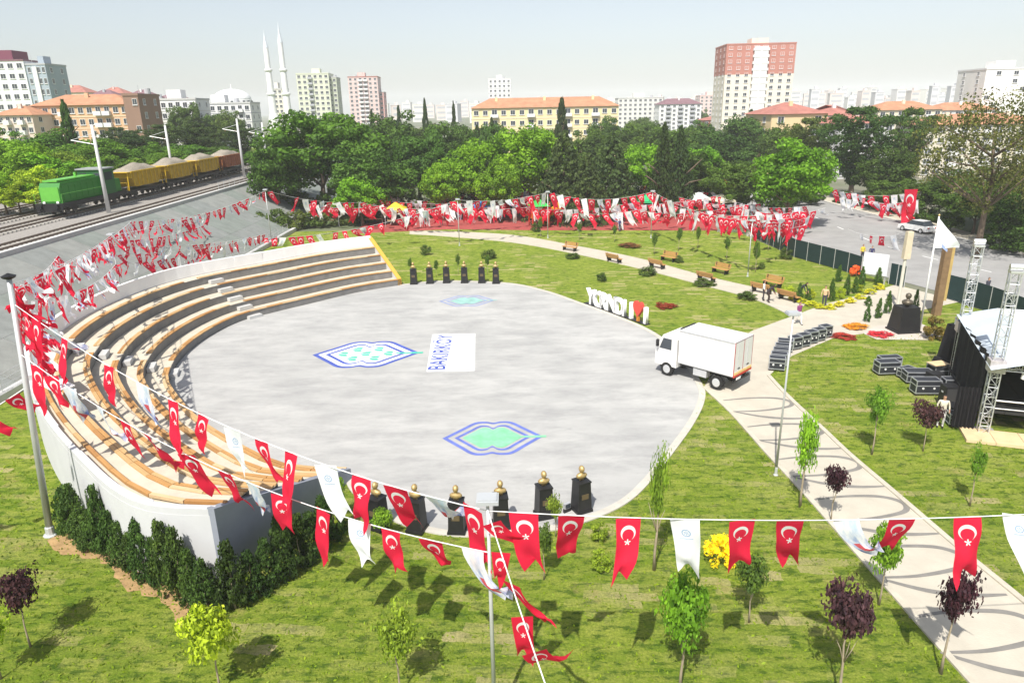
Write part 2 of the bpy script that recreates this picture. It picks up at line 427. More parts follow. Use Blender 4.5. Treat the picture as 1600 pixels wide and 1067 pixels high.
emblem((-1.05, 31.6), 5.0, 3.75, C2, 0, False)
emblem((-3.75, 57.8), 4.8, 3.6, C3, 1, False)
DG = None
def text_mesh(s, size, extrude=0.0, bold=0.0, align='LEFT', offset=0.0):
    cu = bpy.data.curves.new('txt', 'FONT'); cu.body = s; cu.size = size; cu.extrude = extrude; cu.offset = offset; cu.align_x = align
    cu.resolution_u = 3
    o = bpy.data.objects.new('txt', cu); COL.objects.link(o)
    bpy.context.view_layer.update()
    me = bpy.data.meshes.new_from_object(o.evaluated_get(bpy.context.evaluated_depsgraph_get()))
    bpy.data.objects.remove(o); return me
let = thing('painted_lettering'); let.parent = plaza
sheet('white_panel', [(-5.35, 41.0), (-2.35, 41.0), (-2.65, 48.6), (-5.75, 48.6)], .034, C1['white'], let)
for s_, size, x, mat, ln, off in (('BAKIRKÖY', 1.55, -4.25, C1['blue'], 7.1, .02), ('BELEDİYESİ', 1.2, -2.75, paint('road_offwhite', (.70, .74, .80), .03), 7.1, .02)):
    me = text_mesh(s_, size, 0, 0, 'LEFT', off)
    xs = [v.co.x for v in me.vertices]; k = ln / (max(xs) - min(xs)); me.materials.append(mat)
    o = put('painted_word', me, let, (x, 41.25, .042), math.radians(90), (k, 1, 1))

# --- paths
PATHM = M('pale_paving', (.49, .45, .375), .85, .12, .8, world=True, bump=.15, bscale=14)
BAND = M('grey_paving_band', (.21, .20, .185), .85, .2, 2, world=True)
KERBM = M('path_kerb', (.50, .46, .38), .85, .15, 2)
lp = spline([(11.0, 37.6), (11.5, 34), (11.8, 29.3), (12.1, 25.6), (12.35, 21), (12.6, 16.7), (12.9, 11), (13.2, -5)], 40)
rp = spline([(15.3, 39.2), (15.25, 36), (15.4, 32), (15.5, 29.0), (15.8, 25.5), (16.1, 21.7), (16.5, 18), (17.0, 11), (17.6, -5)], 40)
junc = [(21.6, 51.6), (25.2, 54.6), (31.5, 58.6), (34, 60.5), (36.2, 54.6), (31.5, 52.2), (28.5, 50), (26.3, 47.3), (24.8, 46.9), (22.4, 46.2), (18.0, 42.6), (15.3, 39.2)]
path = struct(sheet('footpath', [(p.x, p.y) for p in lp[::-1]] + [(12.6, 40.8), (15.6, 46.0), (17.2, 48.0)] + junc + [(p.x, p.y) for p in rp[1:]], .012, PATHM))
kerb('kerb', lp, .22, .07, KERBM, path); kerb('kerb', rp, .22, .07, KERBM, path)
for i, y0 in enumerate((34.3, 30.9, 27.4, 23.9, 20.4, 16.9, 13.4)):         # sweeping dark loops laid into the path
    xl, xr = 11.55 + i * .16, 15.25 + i * .2
    for a in ([(xl, y0 + 1.35), (xl + 1.5, y0 + 1.6), (xr - .9, y0 + 1.55), (xr - .25, y0 + 1.2), (xr - .15, y0 + .75), (xr - .6, y0 + .3), (xl + 1.6, y0 - .1), (xl + .1, y0 - .15)],
              [(xl + .2, y0 - .2), (xl + 1.4, y0 - .85), (xl + 2.6, y0 - 1.15), (xr + .05, y0 - 1.15)]):
        P = spline(a, 40); N = normals(P); mb = MB(); wd_ = [.05 + .07 * math.sin(math.pi * j / (len(P) - 1)) for j in range(len(P))]
        strip(mb, [p + q * k_ for p, q, k_ in zip(P, N, wd_)], [p - q * k_ for p, q, k_ in zip(P, N, wd_)], .018)
        o = mb.build('paving_band', BAND, path)
        if o.data.polygons[0].normal.z < 0: o.data.flip_normals()
up_e = [G(*q) for q in ((640, 362), (690, 362), (800, 368), (900, 385), (1000, 405), (1100, 432), (1200, 455), (1262, 471))]
lo_e = [G(*q) for q in ((640, 366), (690, 369), (800, 379), (900, 397), (1000, 420), (1100, 446), (1180, 468), (1240, 495))]
fp = struct(sheet('park_path', [(p.x, p.y) for p in spline(lo_e, 40)] + [(p.x, p.y) for p in spline(up_e, 40)[::-1]], .016, PATHM))
kerb('kerb', spline(up_e, 40), .2, .06, KERBM, fp); kerb('kerb', spline(lo_e, 40), .2, .06, KERBM, fp)
struct(sheet('monument_pavement', [(24.6, 47.0), (26.5, 48.6), (29.8, 48.9), (30.2, 46.2), (28.2, 45.2), (24.9, 45.5)], .022, M('cream_paving', (.54, .48, .43), .8, .1, 1)))

# --- street and pavement on the right
ASPH = M('worn_asphalt', (.31, .305, .30), .9, .18, .35, world=True, bump=.15, bscale=20)
st_l = spline([(60, 36), (38.6, 47.5), (37.2, 55), (33.8, 66.5), (31.5, 75), (33, 90), (36, 108), (38, 130)], 40)
st_r = spline([(75, 52), (58, 64), (53, 76), (52.5, 92), (51.5, 112), (52, 130)], 40)
road = struct(sheet('street', [(p.x, p.y) for p in st_l] + [(p.x, p.y) for p in st_r[::-1]], -.02, ASPH))
st_r2 = [p + Vector((3.2, .8, 0)) for p in st_r]
pv = struct(sheet('pavement', [(p.x, p.y) for p in st_r] + [(p.x, p.y) for p in st_r2[::-1]], .1, M('pavement_slabs', (.50, .45, .36), .85, .15, .9)))
kerb('kerb', st_r, .25, .13, M('pale_kerb', (.62, .60, .55), .8, .1, 2), pv)
mb = MB()
for i in range(3, 30, 3):
    a = st_l[i].lerp(st_r[min(i, len(st_r) - 1)], .5); b = st_l[i + 1].lerp(st_r[min(i + 1, len(st_r) - 1)], .5)
    d = (b - a).normalized(); q = Vector((-d.y, d.x, 0)) * .08
    mb = MB(); mb.add([(*(a - q)[:2], -.014), (*(a + q)[:2], -.014), (*(a + d * 2 + q)[:2], -.014), (*(a + d * 2 - q)[:2], -.014)], [(3, 2, 1, 0)])
    mb.build('lane_mark', WHITEP, road)

# --- red playground surface at the back
struct(sheet('playground_surface', [(-21, 93.5), (-8, 95.5), (5, 93), (14, 92), (28, 90), (29, 98), (24, 106), (-21, 108)], .008, M('red_rubber', (.34, .07, .065), .9, .2, .5, world=True)))

# --- railway: raised bed, sloping concrete bank, tracks
BALL = M('ballast', (.30, .28, .26), .95, .3, 5, world=True, bump=.9, bscale=9)
mb = MB()
mb.slabx([(0, 0), (0, 0)], 0, 0) if False else None
ys = [-40 + i * 4 for i in range(101)]
prof = [(-3000, 5.2), (-66, 5.2), (-64, 5.0), (-40.6, 5.0)]
V = [(x, y, z) for y in ys for x, z in prof]; k = len(prof)
mb.add(V, [(j * k + i, j * k + i + 1, (j + 1) * k + i + 1, (j + 1) * k + i) for j in range(len(ys) - 1) for i in range(k - 1)])
rb = struct(mb.build('railway_bed', BALL))
sheet('grass_verge', [(-400, -40), (-65.2, -40), (-65.2, 360), (-400, 360)], 5.22, make_grass('verge_grass', (.8, .9, .8)), rb)
bank = thing('concrete_bank', (0, 0, 0), 0); bank['kind'] = 'structure'
BANKS = [M('bank_slab_%s' % n, c, .9, .2, .8, bump=.25, bscale=8) for n, c in (('grey', (.235, .25, .24)), ('pale', (.255, .265, .25)), ('green', (.22, .245, .225)))]
for j in range(-2, 40):
    for i in range(3):
        t0, t1 = i / 3, (i + 1) / 3
        xa, xb = -29.9 - 10.2 * t0, -29.9 - 10.2 * t1; za, zb = .25 + 4.75 * t0, .25 + 4.75 * t1
        y0, y1 = 20 + j * 4, 20 + j * 4 + 3.95
        q = .02; mb = MB()
        mb.add([(xa - q, y0, za), (xa - q, y1, za), (xb + q, y1, zb), (xb + q, y0, zb), (xa - q, y0, za - .3), (xa - q, y1, za - .3), (xb + q, y1, zb - .3), (xb + q, y0, zb - .3)],
               [(0, 1, 2, 3), (4, 7, 6, 5), (0, 4, 5, 1), (1, 5, 6, 2), (2, 6, 7, 3), (3, 7, 4, 0)])
        mb.build('bank_slab', rng.choice(BANKS), bank)
mb = MB(); mb.box((-40.45, 100, 5.15), (.5, 280, .5)); mb.build('coping', CONC, bank)
mb = MB(); mb.box((-29.55, 100, .2), (.5, 280, .5)); mb.build('foot_beam', CONC, bank)
RAILM = M('rail_steel', (.22, .17, .14), .5, .2, 4, metal=.5)
SLEEP = M('sleeper_concrete', (.42, .40, .37), .9, .2, 3)
for i, x in enumerate((-42.6, -49.0, -54.0, -59.0)):
    tr = thing('railway_track', (x, 100, 5.0), 0, ('railway track nearest the concrete bank', 'railway track under the green locomotive and wagons', 'empty railway track just behind the train', 'railway track farthest from the park, beside the woods')[i], 'track', 'railway tracks')
    for s in (-.72, .72):
        mb = MB(); mb.box((s, 0, .27), (.09, 300, .16)); mb.box((s, 0, .19), (.18, 300, .03)); mb.build('rail', RAILM, tr)
    mb = MB()
    for q in range(-120, 160): mb.box((0, q * .62 + 0, .11), (2.5, .24, .14))
    tag(mb.build('sleepers', SLEEP, tr), kind='stuff')
# steel post-and-rail fence along the foot of the bank
for (y0, y1, x, z, nm) in ((36, 94, -29.6, .4, 'thin grey steel railing along the foot of the concrete bank'), (100, 170, -40.4, 5.4, 'grey steel fence on top of the bank by the far tracks')):
    fe = thing('railing', (x, y0, z), 0, nm, 'railing')
    n = int((y1 - y0) / 2)
    me = MB().cyl((0, 0, 0), (0, 0, 1.05), .03, n=6).mesh('post', STEEL)
    for i in range(n + 1): put('post', me, fe, (0, i * 2, 0))
    for h in (.35, .7, 1.05): MB().cyl((0, 0, h), (0, n * 2, h), .022, n=6).build('rail', STEEL, fe)

# ================================================================== AMPHITHEATRE
amph = thing('amphitheatre', (-18, 44, 0), 0, 'curved grey concrete seating terrace with wooden bench tops around the plaza', 'amphitheatre')
def apart(o): o.location = Vector(o.location) - amph.location; return o
NTIER, TH, TD = 5, .57, 1.22
inn = resample(spline([G(*q) for q in INNER_PX], 160), .6)
Nin = normals(inn)
mid = Vector((-8, 45, 0))
if (inn[40] - mid).dot(Nin[40]) < 0: Nin = [-q for q in Nin]
_d0 = Vector((-10.05, 20.35, 0)) - inn[0]; _d0 = _d0 / 6.4
for _i in range(len(Nin)):
    _t = min(1, _i / (len(Nin) * .30)); _t = _t * _t * (3 - 2 * _t)
    Nin[_i] = _d0.lerp(Nin[_i] * 1.03, _t)
def off(d): return [p + q * d for p, q in zip(inn, Nin)]
for k in range(NTIER):
    z0, z1 = k * TH, (k + 1) * TH
    A, B = off(k * TD), off((k + 1) * TD + .02)
    mb = MB(); strip(mb, A, B, z1 - .05); n = len(A)
    mb.add([(p.x, p.y, z1 - .05) for p in B] + [(p.x, p.y, 0) for p in B], [(i, n + i, n + i + 1, i + 1) for i in range(n - 1)])
    apart(mb.build('tread', TREAD, amph))
    F0 = off(k * TD + .03)
    mb = MB(); mb.add([(p.x, p.y, 0) for p in F0] + [(p.x, p.y, z1 - .04) for p in F0], [(i + 1, i, n + i, n + i + 1) for i in range(n - 1)])
    apart(mb.build('riser', RISER, amph))
PLK = [MB().box((0, 0, 0), (1, .16, .06)).mesh('plank', mt) for mt in WOODS]
def aisle(i, n): return abs(i - n * .70) < n * .012 or abs(i - n * .43) < n * .014
for k in range(NTIER):
    for jj, dd in enumerate((.08, .25)):
        R_ = resample(off(k * TD + dd), 1.45); n = len(R_) - 1
        for i in range(n):
            if aisle(i + .5, n): continue
            a, b = R_[i], R_[i + 1]; d = b - a; c = (a + b) / 2
            put('plank', PLK[rng.choice((0, 0, 1, 1, 2, 3))], amph, (c.x - amph.location.x, c.y - amph.location.y, (k + 1) * TH + rng.uniform(-.004, .004)), math.atan2(d.y, d.x), (d.length - .02, 1, 1))
R_ = resample(off(NTIER * TD - .3)[:int(len(inn) * .34)], 1.45)
for a, b in zip(R_, R_[1:]):
    d = b - a; c = (a + b) / 2
    put('plank', PLK[rng.choice((0, 1, 2, 3))], amph, (c.x - amph.location.x, c.y - amph.location.y, NTIER * TH + .1), math.atan2(d.y, d.x), (d.length - .02, 1.0, 2))
stp = MB().box((0, 0, 0), (1.15, .42, TH / 2)).mesh('stair_block', CONC)
for frac in (.70, .43):
    i = int(len(inn) * frac); q = Nin[i].normalized(); ang = math.atan2(q.y, q.x) - math.pi / 2
    for k in range(NTIER):
        p = inn[i] + q * (k * TD - .19)
        put('stair_block', stp, amph, (p.x - amph.location.x, p.y - amph.location.y, k * TH + TH / 4 - .02), ang)
# outer wall: plain at the near side, capped by a white parapet round the back
WT = NTIER * TD
A, B = off(WT), off(WT + .28); n = len(A); WH = 3.78
def wall_seg(name, i0, i1, z0, z1, d0, d1, mat, d0t=None):
    P0, P1 = off(d0)[i0:i1 + 1], off(d1)[i0:i1 + 1]; P0t = off(d0t)[i0:i1 + 1] if d0t is not None else P0
    m_ = len(P0); V = [(p.x, p.y, z0) for p in P0] + [(p.x, p.y, z1) for p in P0t] + [(p.x, p.y, z1) for p in P1] + [(p.x, p.y, z0) for p in P1]
    F = [(r * m_ + i, r * m_ + i + 1, ((r + 1) % 4) * m_ + i + 1, ((r + 1) % 4) * m_ + i) for i in range(m_ - 1) for r in range(4)]
    F += [(0, m_, 2 * m_, 3 * m_), (m_ - 1, 4 * m_ - 1, 3 * m_ - 1, 2 * m_ - 1)]
    mb = MB(); mb.add(V, F); o = mb.build(name, mat, amph); bm_fix(o); return apart(o)
def bm_fix(o):
    import bmesh
    bm = bmesh.new(); bm.from_mesh(o.data); bmesh.ops.recalc_face_normals(bm, faces=bm.faces); bm.to_mesh(o.data); bm.free()
WALLM = M('white_render', (.56, .565, .58), .85, .06, .6, bump=.08, bscale=8)
wall_seg('outer_wall', 0, n - 1, 0, NTIER * TH + .02, WT, WT + .28, WALLM)
pw = 4
for i0 in range(0, n - 1, pw):
    i1 = min(i0 + pw, n - 1)
    if i1 <= i0: continue
    lean = rng.uniform(-.02, .05)
    near = i0 < n * .3; WHn = 3.12 + .66 * min(1, max(0, (i0 / n - .22) / .12))
    wall_seg('parapet_panel', i0, i1, NTIER * TH + .02, WHn + (0 if near else rng.uniform(-.02, .03)), WT + .005, WT + .275, WALLM if near else M('white_cover', (.78, .78, .78), .8, .05, 1.2), WT + .02 + lean)
# end walls
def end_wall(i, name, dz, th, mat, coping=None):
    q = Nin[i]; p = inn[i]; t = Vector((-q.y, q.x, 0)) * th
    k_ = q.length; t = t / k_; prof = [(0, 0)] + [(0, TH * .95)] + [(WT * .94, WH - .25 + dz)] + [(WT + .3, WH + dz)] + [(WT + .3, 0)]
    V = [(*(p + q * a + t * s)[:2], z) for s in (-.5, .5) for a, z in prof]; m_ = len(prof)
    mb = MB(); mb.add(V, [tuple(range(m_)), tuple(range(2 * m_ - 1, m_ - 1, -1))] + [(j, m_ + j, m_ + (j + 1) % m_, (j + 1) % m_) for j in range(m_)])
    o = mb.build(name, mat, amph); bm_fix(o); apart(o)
    if coping:
        t2 = t * 1.25; mb = MB()
        for (a0, z0), (a1, z1) in zip(prof[0:3], prof[1:4]):
            V = [(*(p + q * a + t2 * s)[:2], z + dd) for a, z in ((a0, z0), (a1, z1)) for s in (-.5, .5) for dd in (.01, .09)]
            mb.add(V, [(0, 1, 3, 2), (4, 6, 7, 5), (1, 5, 7, 3), (0, 2, 6, 4), (0, 4, 5, 1), (2, 3, 7, 6)])
        apart(mb.build('end_coping', coping, amph))
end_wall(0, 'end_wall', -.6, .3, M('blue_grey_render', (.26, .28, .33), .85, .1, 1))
end_wall(len(inn) - 1, 'end_wall', -.2, .3, CONC, M('yellow_edge', (.62, .36, .06), .6, .1, 2))
# white folding tables left on the top rows
for i, (fr_, rz) in enumerate(((.30, 0), (.25, 0))):
    j = int(len(inn) * fr_); p = inn[j] + Nin[j] * (WT - .62); rz = math.atan2(Nin[j].y, Nin[j].x) + math.pi / 2 + .15
    t = thing('folding_table', (p.x, p.y, NTIER * TH - .05), rz, ('white folding table on the top row beside the left pole', 'white folding table on the top row nearer the end wall')[i], 'table', 'white tables on the seating')
    MB().box((0, 0, .98), (1.9, .9, .05)).build('table_top', WHITEP, t)
    for sx in (-.75, .75):
        for sy in (-.3, .3): MB().cyl((sx, sy, 0), (sx, sy, .96), .02, n=6).build('leg', STEEL, t)

# ================================================================== FOLIAGE
def quad_mesh(name, C, N, S, lv, mats, asp=.6, R=None):
    n = len(C); r = R or np.random.RandomState(1)
    N = N / np.maximum(1e-6, np.linalg.norm(N, axis=1, keepdims=True))
    t = np.cross(N, r.normal(size=(n, 3))); t /= np.maximum(1e-6, np.linalg.norm(t, axis=1, keepdims=True)); b = np.cross(N, t)
    S = S[:, None]
    V = np.stack([C - t * S, C + b * S * asp, C + t * S, C - b * S * asp], 1).reshape(-1, 3)
    me = bpy.data.meshes.new(name); me.vertices.add(4 * n); me.vertices.foreach_set('co', V.astype(np.float32).ravel())
    me.loops.add(4 * n); me.loops.foreach_set('vertex_index', np.arange(4 * n, dtype=np.int32))
    me.polygons.add(n); me.polygons.foreach_set('loop_start', np.arange(0, 4 * n, 4, dtype=np.int32))
    me.update(calc_edges=True); me.validate()
    a = me.attributes.new('lv', 'FLOAT', 'FACE'); a.data.foreach_set('value', np.clip(lv, 0, 1).astype(np.float32))
    me.materials.append(mats); return me
def cloud(centers, rad, per, size, R, flat=1.0, up_=0.2, tone=.25):
    """leaves in loose balls round each cluster centre"""
    k = len(centers); n = k * per
    d = R.normal(size=(n, 3)); d /= np.linalg.norm(d, axis=1, keepdims=True)
    rr = R.uniform(.35, 1.0, n) ** .6
    rad = np.repeat(rad, per)
    o = d * (rr * rad)[:, None]; o[:, 2] *= flat
    C = np.repeat(centers, per, 0) + o
    N = d + R.normal(size=(n, 3)) * .55; N[:, 2] += up_
    lv = np.repeat(R.uniform(.5 - tone, .5 + tone, k), per) + R.normal(size=n) * .17
    return C, N, size * R.uniform(.6, 1.25, n), lv
def crown_broad(seed, k=95, per=150, size=.020, z0=.22, flatb=.72):
    R = np.random.RandomState(seed)
    d = R.normal(size=(k, 3)); d /= np.linalg.norm(d, axis=1, keepdims=True)
    r = R.uniform(.25, 1, k) ** .45
    lob = 1 + .22 * np.sin(d[:, 0] * 5 + seed) * np.cos(d[:, 1] * 4 + seed * 2) + .12 * R.normal(size=k)
    C = d * (r * lob)[:, None]
    C[:, 2] = np.where(C[:, 2] < 0, C[:, 2] * flatb, C[:, 2])
    C = C * np.array([.41, .41, (1 - z0) * .46]) + np.array([0, 0, z0 + (1 - z0) * .48])
    A = cloud(C, R.uniform(.07, .135, k), per, size, R, flat=.75 * 1.0)
    return quad_mesh('crown', *A, FOL, R=R)
def crown_spruce(seed, size=.022, lev=26, taper=.9):
    R = np.random.RandomState(seed); Cs, rs = [], []
    for i in range(lev):
        z = .06 + .93 * i / lev; rad = .5 * (1 - z) ** taper + .015
        m_ = max(2, int(16 * (1 - z) + 3))
        for j in range(m_):
            a = 2 * math.pi * (j + R.uniform()) / m_
            for f in (.45, .75, 1.0):
                q = rad * f * R.uniform(.8, 1.12); Cs.append((q * math.cos(a), q * math.sin(a), z - .05 * f * R.uniform(.5, 1.2))); rs.append(.028 + .035 * (1 - z))
    A = cloud(np.array(Cs), np.array(rs), 11, size, R, flat=.45, tone=.3)
    return quad_mesh('crown', *A, FOL, R=R)
def crown_cypress(seed):
    R = np.random.RandomState(seed); k = 110
    z = R.uniform(.04, .98, k); rad = .42 * np.minimum(1, (1 - z) * 2.2 + .06) * np.minimum(1, z * 4 + .4); a = R.uniform(0, 6.28, k); q = R.uniform(.5, 1, k)
    C = np.stack([rad * q * np.cos(a), rad * q * np.sin(a), z], 1)
    A = cloud(C, R.uniform(.07, .12, k), 34, .05, R, flat=.5, tone=.2)
    return quad_mesh('crown', *A, FOL, R=R)
def crown_cedar(seed):
    R = np.random.RandomState(seed); Cs, rs = [], []
    for i in range(12):
        z = .20 + .064 * i; rad = .5 * math.sin(math.pi * min(1, .28 + .72 * (1 - i / 13.0))) * R.uniform(.6, 1.1) if i < 11 else .14
        for j in range(22):
            a = R.uniform(0, 6.28); q = rad * R.uniform(.1, 1) ** .6
            Cs.append((q * math.cos(a), q * math.sin(a), z + R.normal() * .008 - q * .05)); rs.append(R.uniform(.05, .085))
    A = cloud(np.array(Cs), np.array(rs), 55, .016, R, flat=.55, up_=.6, tone=.3)
    return quad_mesh('crown', *A, FOL, R=R)
def crown_sparse(seed, k=210, per=48, size=.0095):
    R = np.random.RandomState(seed)
    d = R.normal(size=(k, 3)); d /= np.linalg.norm(d, axis=1, keepdims=True)
    C = d * (R.uniform(.2, 1, k) ** .5)[:, None] * np.array([.46, .46, .33]) + np.array([0, 0, .64])
    A = cloud(C, R.uniform(.05, .1, k), per, size, R, flat=.8, tone=.35)
    return quad_mesh('crown', *A, FOL, R=R)
def crown_young(seed, k=30, per=80, size=.033, z0=.42, shape='round'):
    R = np.random.RandomState(seed)
    d = R.normal(size=(k, 3)); d /= np.linalg.norm(d, axis=1, keepdims=True)
    C = d * (R.uniform(.05, 1, k) ** .6)[:, None] * np.array([.33, .33, (1 - z0) * .40])
    if shape == 'vase': C[:, :2] *= (.45 + 1.0 * (C[:, 2:3] / ((1 - z0) * .44) * .5 + .5))
    C += np.array([0, 0, z0 + (1 - z0) * .5])
    A = cloud(C, R.uniform(.10, .26, k), per, size, R, flat=.6, tone=.22)
    A[0][:, 2] = np.clip(A[0][:, 2], .02, 1.05)
    if shape == 'willow': A[0][:, 2] -= .25 * R.uniform(0, 1, len(A[0])) ** 1.5
    return quad_mesh('crown', *A, FOL, R=R)
def crown_thuja(seed):
    R = np.random.RandomState(seed); k = 60
    z = R.uniform(.05, .92, k); rad = .40 * np.minimum(1, (1.0 - z) * 1.75); a = R.uniform(0, 6.28, k); q = R.uniform(.45, 1, k)
    C = np.stack([rad * q * np.cos(a), rad * q * np.sin(a), z], 1)
    A = cloud(C, R.uniform(.09, .16, k), 60, .036, R, flat=.8, up_=-.1, tone=.25)
    return quad_mesh('crown', *A, FOL, R=R)
def crown_bush(seed, k=30, per=70, size=.04):
    R = np.random.RandomState(seed)
    d = R.normal(size=(k, 3)); d[:, 2] = np.abs(d[:, 2]); d /= np.linalg.norm(d, axis=1, keepdims=True)
    C = d * (R.uniform(.3, 1, k) ** .5)[:, None] * np.array([.4, .4, .75]) + np.array([0, 0, .08])
    A = cloud(C, R.uniform(.1, .16, k), per, size, R, flat=.9, tone=.25); A[0][:, 2] = np.abs(A[0][:, 2])
    return quad_mesh('crown', *A, FOL, R=R)
def trunk_mesh(seed, top=.7, r=.03, limbs=5, lean=.02, bark=BARK, spread=.3):
    R = random.Random(seed); mb = MB()
    pts = [(R.uniform(-1, 1) * lean * i / 4, R.uniform(-1, 1) * lean * i / 4, top * i / 5) for i in range(6)]
    mb.tube(pts, [r * (1.25 if i == 0 else 1) * (1 - .75 * i / 5) for i in range(6)], 7)
    for i in range(limbs):
        t = R.uniform(.4, .9); p = Vector(pts[int(t * 5)]); a = R.uniform(0, 6.28); L = spread * R.uniform(.6, 1)
        q = p + Vector((math.cos(a) * L * .5, math.sin(a) * L * .5, .12)); e = p + Vector((math.cos(a) * L, math.sin(a) * L, .26 * R.uniform(.6, 1.1)))
        mb.tube([p, q, e], [r * .45, r * .3, r * .1], 5)
    return mb.mesh('trunk', bark, True)
BROAD = [crown_broad(s) for s in (3, 8, 14, 21, 33)]
SPRUCE = [crown_spruce(s) for s in (2, 5)]
CYP = [crown_cypress(s) for s in (4, 9)]
CEDAR = [crown_cedar(6), crown_cedar(16)]
SPARSE = [crown_sparse(11), crown_sparse(12)]
YOUNG = [crown_young(s) for s in (31, 32, 33)]; VASE = [crown_young(s, 24, 66, .032, .4, 'vase') for s in (41, 42)]
WILLOW = [crown_young(51, 24, 80, .034, .5, 'willow')]
PLUM = [crown_young(s, 30, 60, .034, .5, 'vase') for s in (61, 62, 63)]
LEAFY = [crown_young(71, 34, 90, .034, .35, 'round')]
THUJA = [crown_thuja(s) for s in (81, 82, 83)]
BUSH = [crown_bush(s) for s in (91, 92, 93)]
TRK = [trunk_mesh(s) for s in (1, 2, 3)]
TRK_S = trunk_mesh(5, .85, .022, 16, .02, BARK, .42)
TRK_Y = [trunk_mesh(s, .85, .011, 3, .02, BARKL, .09) for s in (7, 8)]
KINDS = {'broad': (BROAD, TRK), 'spruce': (SPRUCE, [TRK[0]]), 'cypress': (CYP, [TRK[1]]), 'cedar': (CEDAR, [TRK[2]]), 'sparse': (SPARSE, [TRK_S]),
         'young': (YOUNG, TRK_Y), 'vase': (VASE, TRK_Y), 'willow': (WILLOW, TRK_Y), 'plum': (PLUM, TRK_Y), 'leafy': (LEAFY, TRK_Y), 'thuja': (THUJA, [TRK_Y[0]]), 'bush': (BUSH, [TRK_Y[1]])}
cnt = {}
def plant(name, kind, base, wd, h, col, text=None, cat='tree', group=None, label=None, jit=.12):
    cr, tk = KINDS[kind]; i = cnt.get(kind, 0); cnt[kind] = i + 1
    t = thing(name, base, rng.uniform(0, 6.28), label, cat, group, (1, 1, 1))
    c = put('crown', cr[i % len(cr)], t, (0, 0, 0), 0, (wd, wd * rng.uniform(.9, 1.1), h))
    k = 1 + rng.uniform(-jit, jit); c.color = (col[0] * k * (1 + rng.uniform(-jit, jit)), col[1] * k, col[2] * k, 1)
    put('trunk', tk[i % len(tk)], t, (0, 0, 0), rng.uniform(0, 6), (h if kind in ('broad', 'sparse') else h, h, h * .9))
    if text: row(t, text)
    return t
GREEN, BRIGHT, DARK, OLIVE = (.055, .115, .018), (.095, .19, .018), (.028, .055, .022), (.11, .10, .045)
CONIF, PLUMC, LIME = (.030, .050, .026), (.036, .013, .036), (.20, .27, .03)
def ptree(x, yt, wpx, Y, kind, col, text, name='leafy_tree', group='trees behind the park', z=0):
    top = AT(x, yt, Y); base = Vector((top.x, Y, z)); d = depth(top)
    # a vertical tree: take the pixel column at mid-height
    h = top.z - z; wd = wpx * d / FPX
    return plant(name, kind, base, wd, max(h, 2), col, text, 'tree', group)
BRIGHT2 = (.085, .19, .018)
BT = 'dark green leafy tree in the belt behind the bunting'; BB = 'bright green leafy tree in the belt behind the bunting'
for a in [(492, 168, 225, 114, (.046, .10, .016)), (425, 220, 110, 108, (.04, .085, .02)), (575, 225, 150, 104, (.042, .085, .02)), (650, 205, 120, 116, (.038, .078, .022)), (1075, 232, 120, 110, (.038, .07, .02)), (1150, 250, 100, 104, (.045, .085, .022)), (700, 235, 90, 108, (.04, .08, .02)), (1130, 205, 120, 140, (.03, .06, .02))]:
    ptree(*a[:4], 'broad', a[4], BT)
for a in [(742, 218, 120, 106), (828, 194, 150, 108), (1012, 222, 100, 110), (1242, 220, 150, 92), (780, 245, 90, 101), (560, 275, 90, 100), (1095, 228, 80, 112), (690, 250, 80, 104)]:
    ptree(*a[:4], 'broad', BRIGHT, BB)
for a in [(610, 178, 110, 150), (560, 190, 100, 160), (680, 190, 110, 150), (730, 192, 90, 165), (770, 190, 80, 160), (920, 205, 100, 150), (990, 195, 90, 165), (1060, 195, 100, 160), (1180, 180, 120, 170), (1230, 195, 100, 150), (950, 185, 80, 190), (1100, 190, 80, 190), (420, 205, 60, 170), (840, 200, 90, 190), (1010, 190, 70, 200)]:
    ptree(*a[:4], 'broad', (.045, .085, .025), 'leafy tree in the second row of the belt, partly hidden')
for a in [(882, 196, 120, 101), (957, 200, 115, 103), (918, 235, 90, 98)]: ptree(*a[:4], 'spruce', (.042, .06, .034), 'grey-green spruce standing in the belt behind the bunting', 'spruce_tree')
for a in [(1040, 182, 62, 104), (1066, 188, 60, 105), (598, 185, 40, 160), (768, 178, 34, 165), (745, 190, 40, 160), (1175, 166, 50, 190)]: ptree(*a[:4], 'spruce', CONIF, 'dark conifer rising from the tree belt', 'conifer_tree')
for a in [(878, 154, 26, 165), (663, 156, 15, 200), (580, 172, 12, 210), (708, 160, 12, 210), (622, 166, 14, 220)]: ptree(*a[:4], 'cypress', (.022, .038, .02), 'thin dark cypress standing clear above the tree belt', 'cypress_tree')
for i in range(24):
    x = 420 + i * 36 + rng.uniform(-10, 10); Y = rng.uniform(107, 114); c = AT(x, 300, Y)
    plant('shrub', 'bush', (c.x, Y, 0), rng.uniform(5, 8), rng.uniform(3.5, 6.5), (.035, .065, .02), 'dark shrub under the tree belt', 'shrub', 'undergrowth of the tree belt')
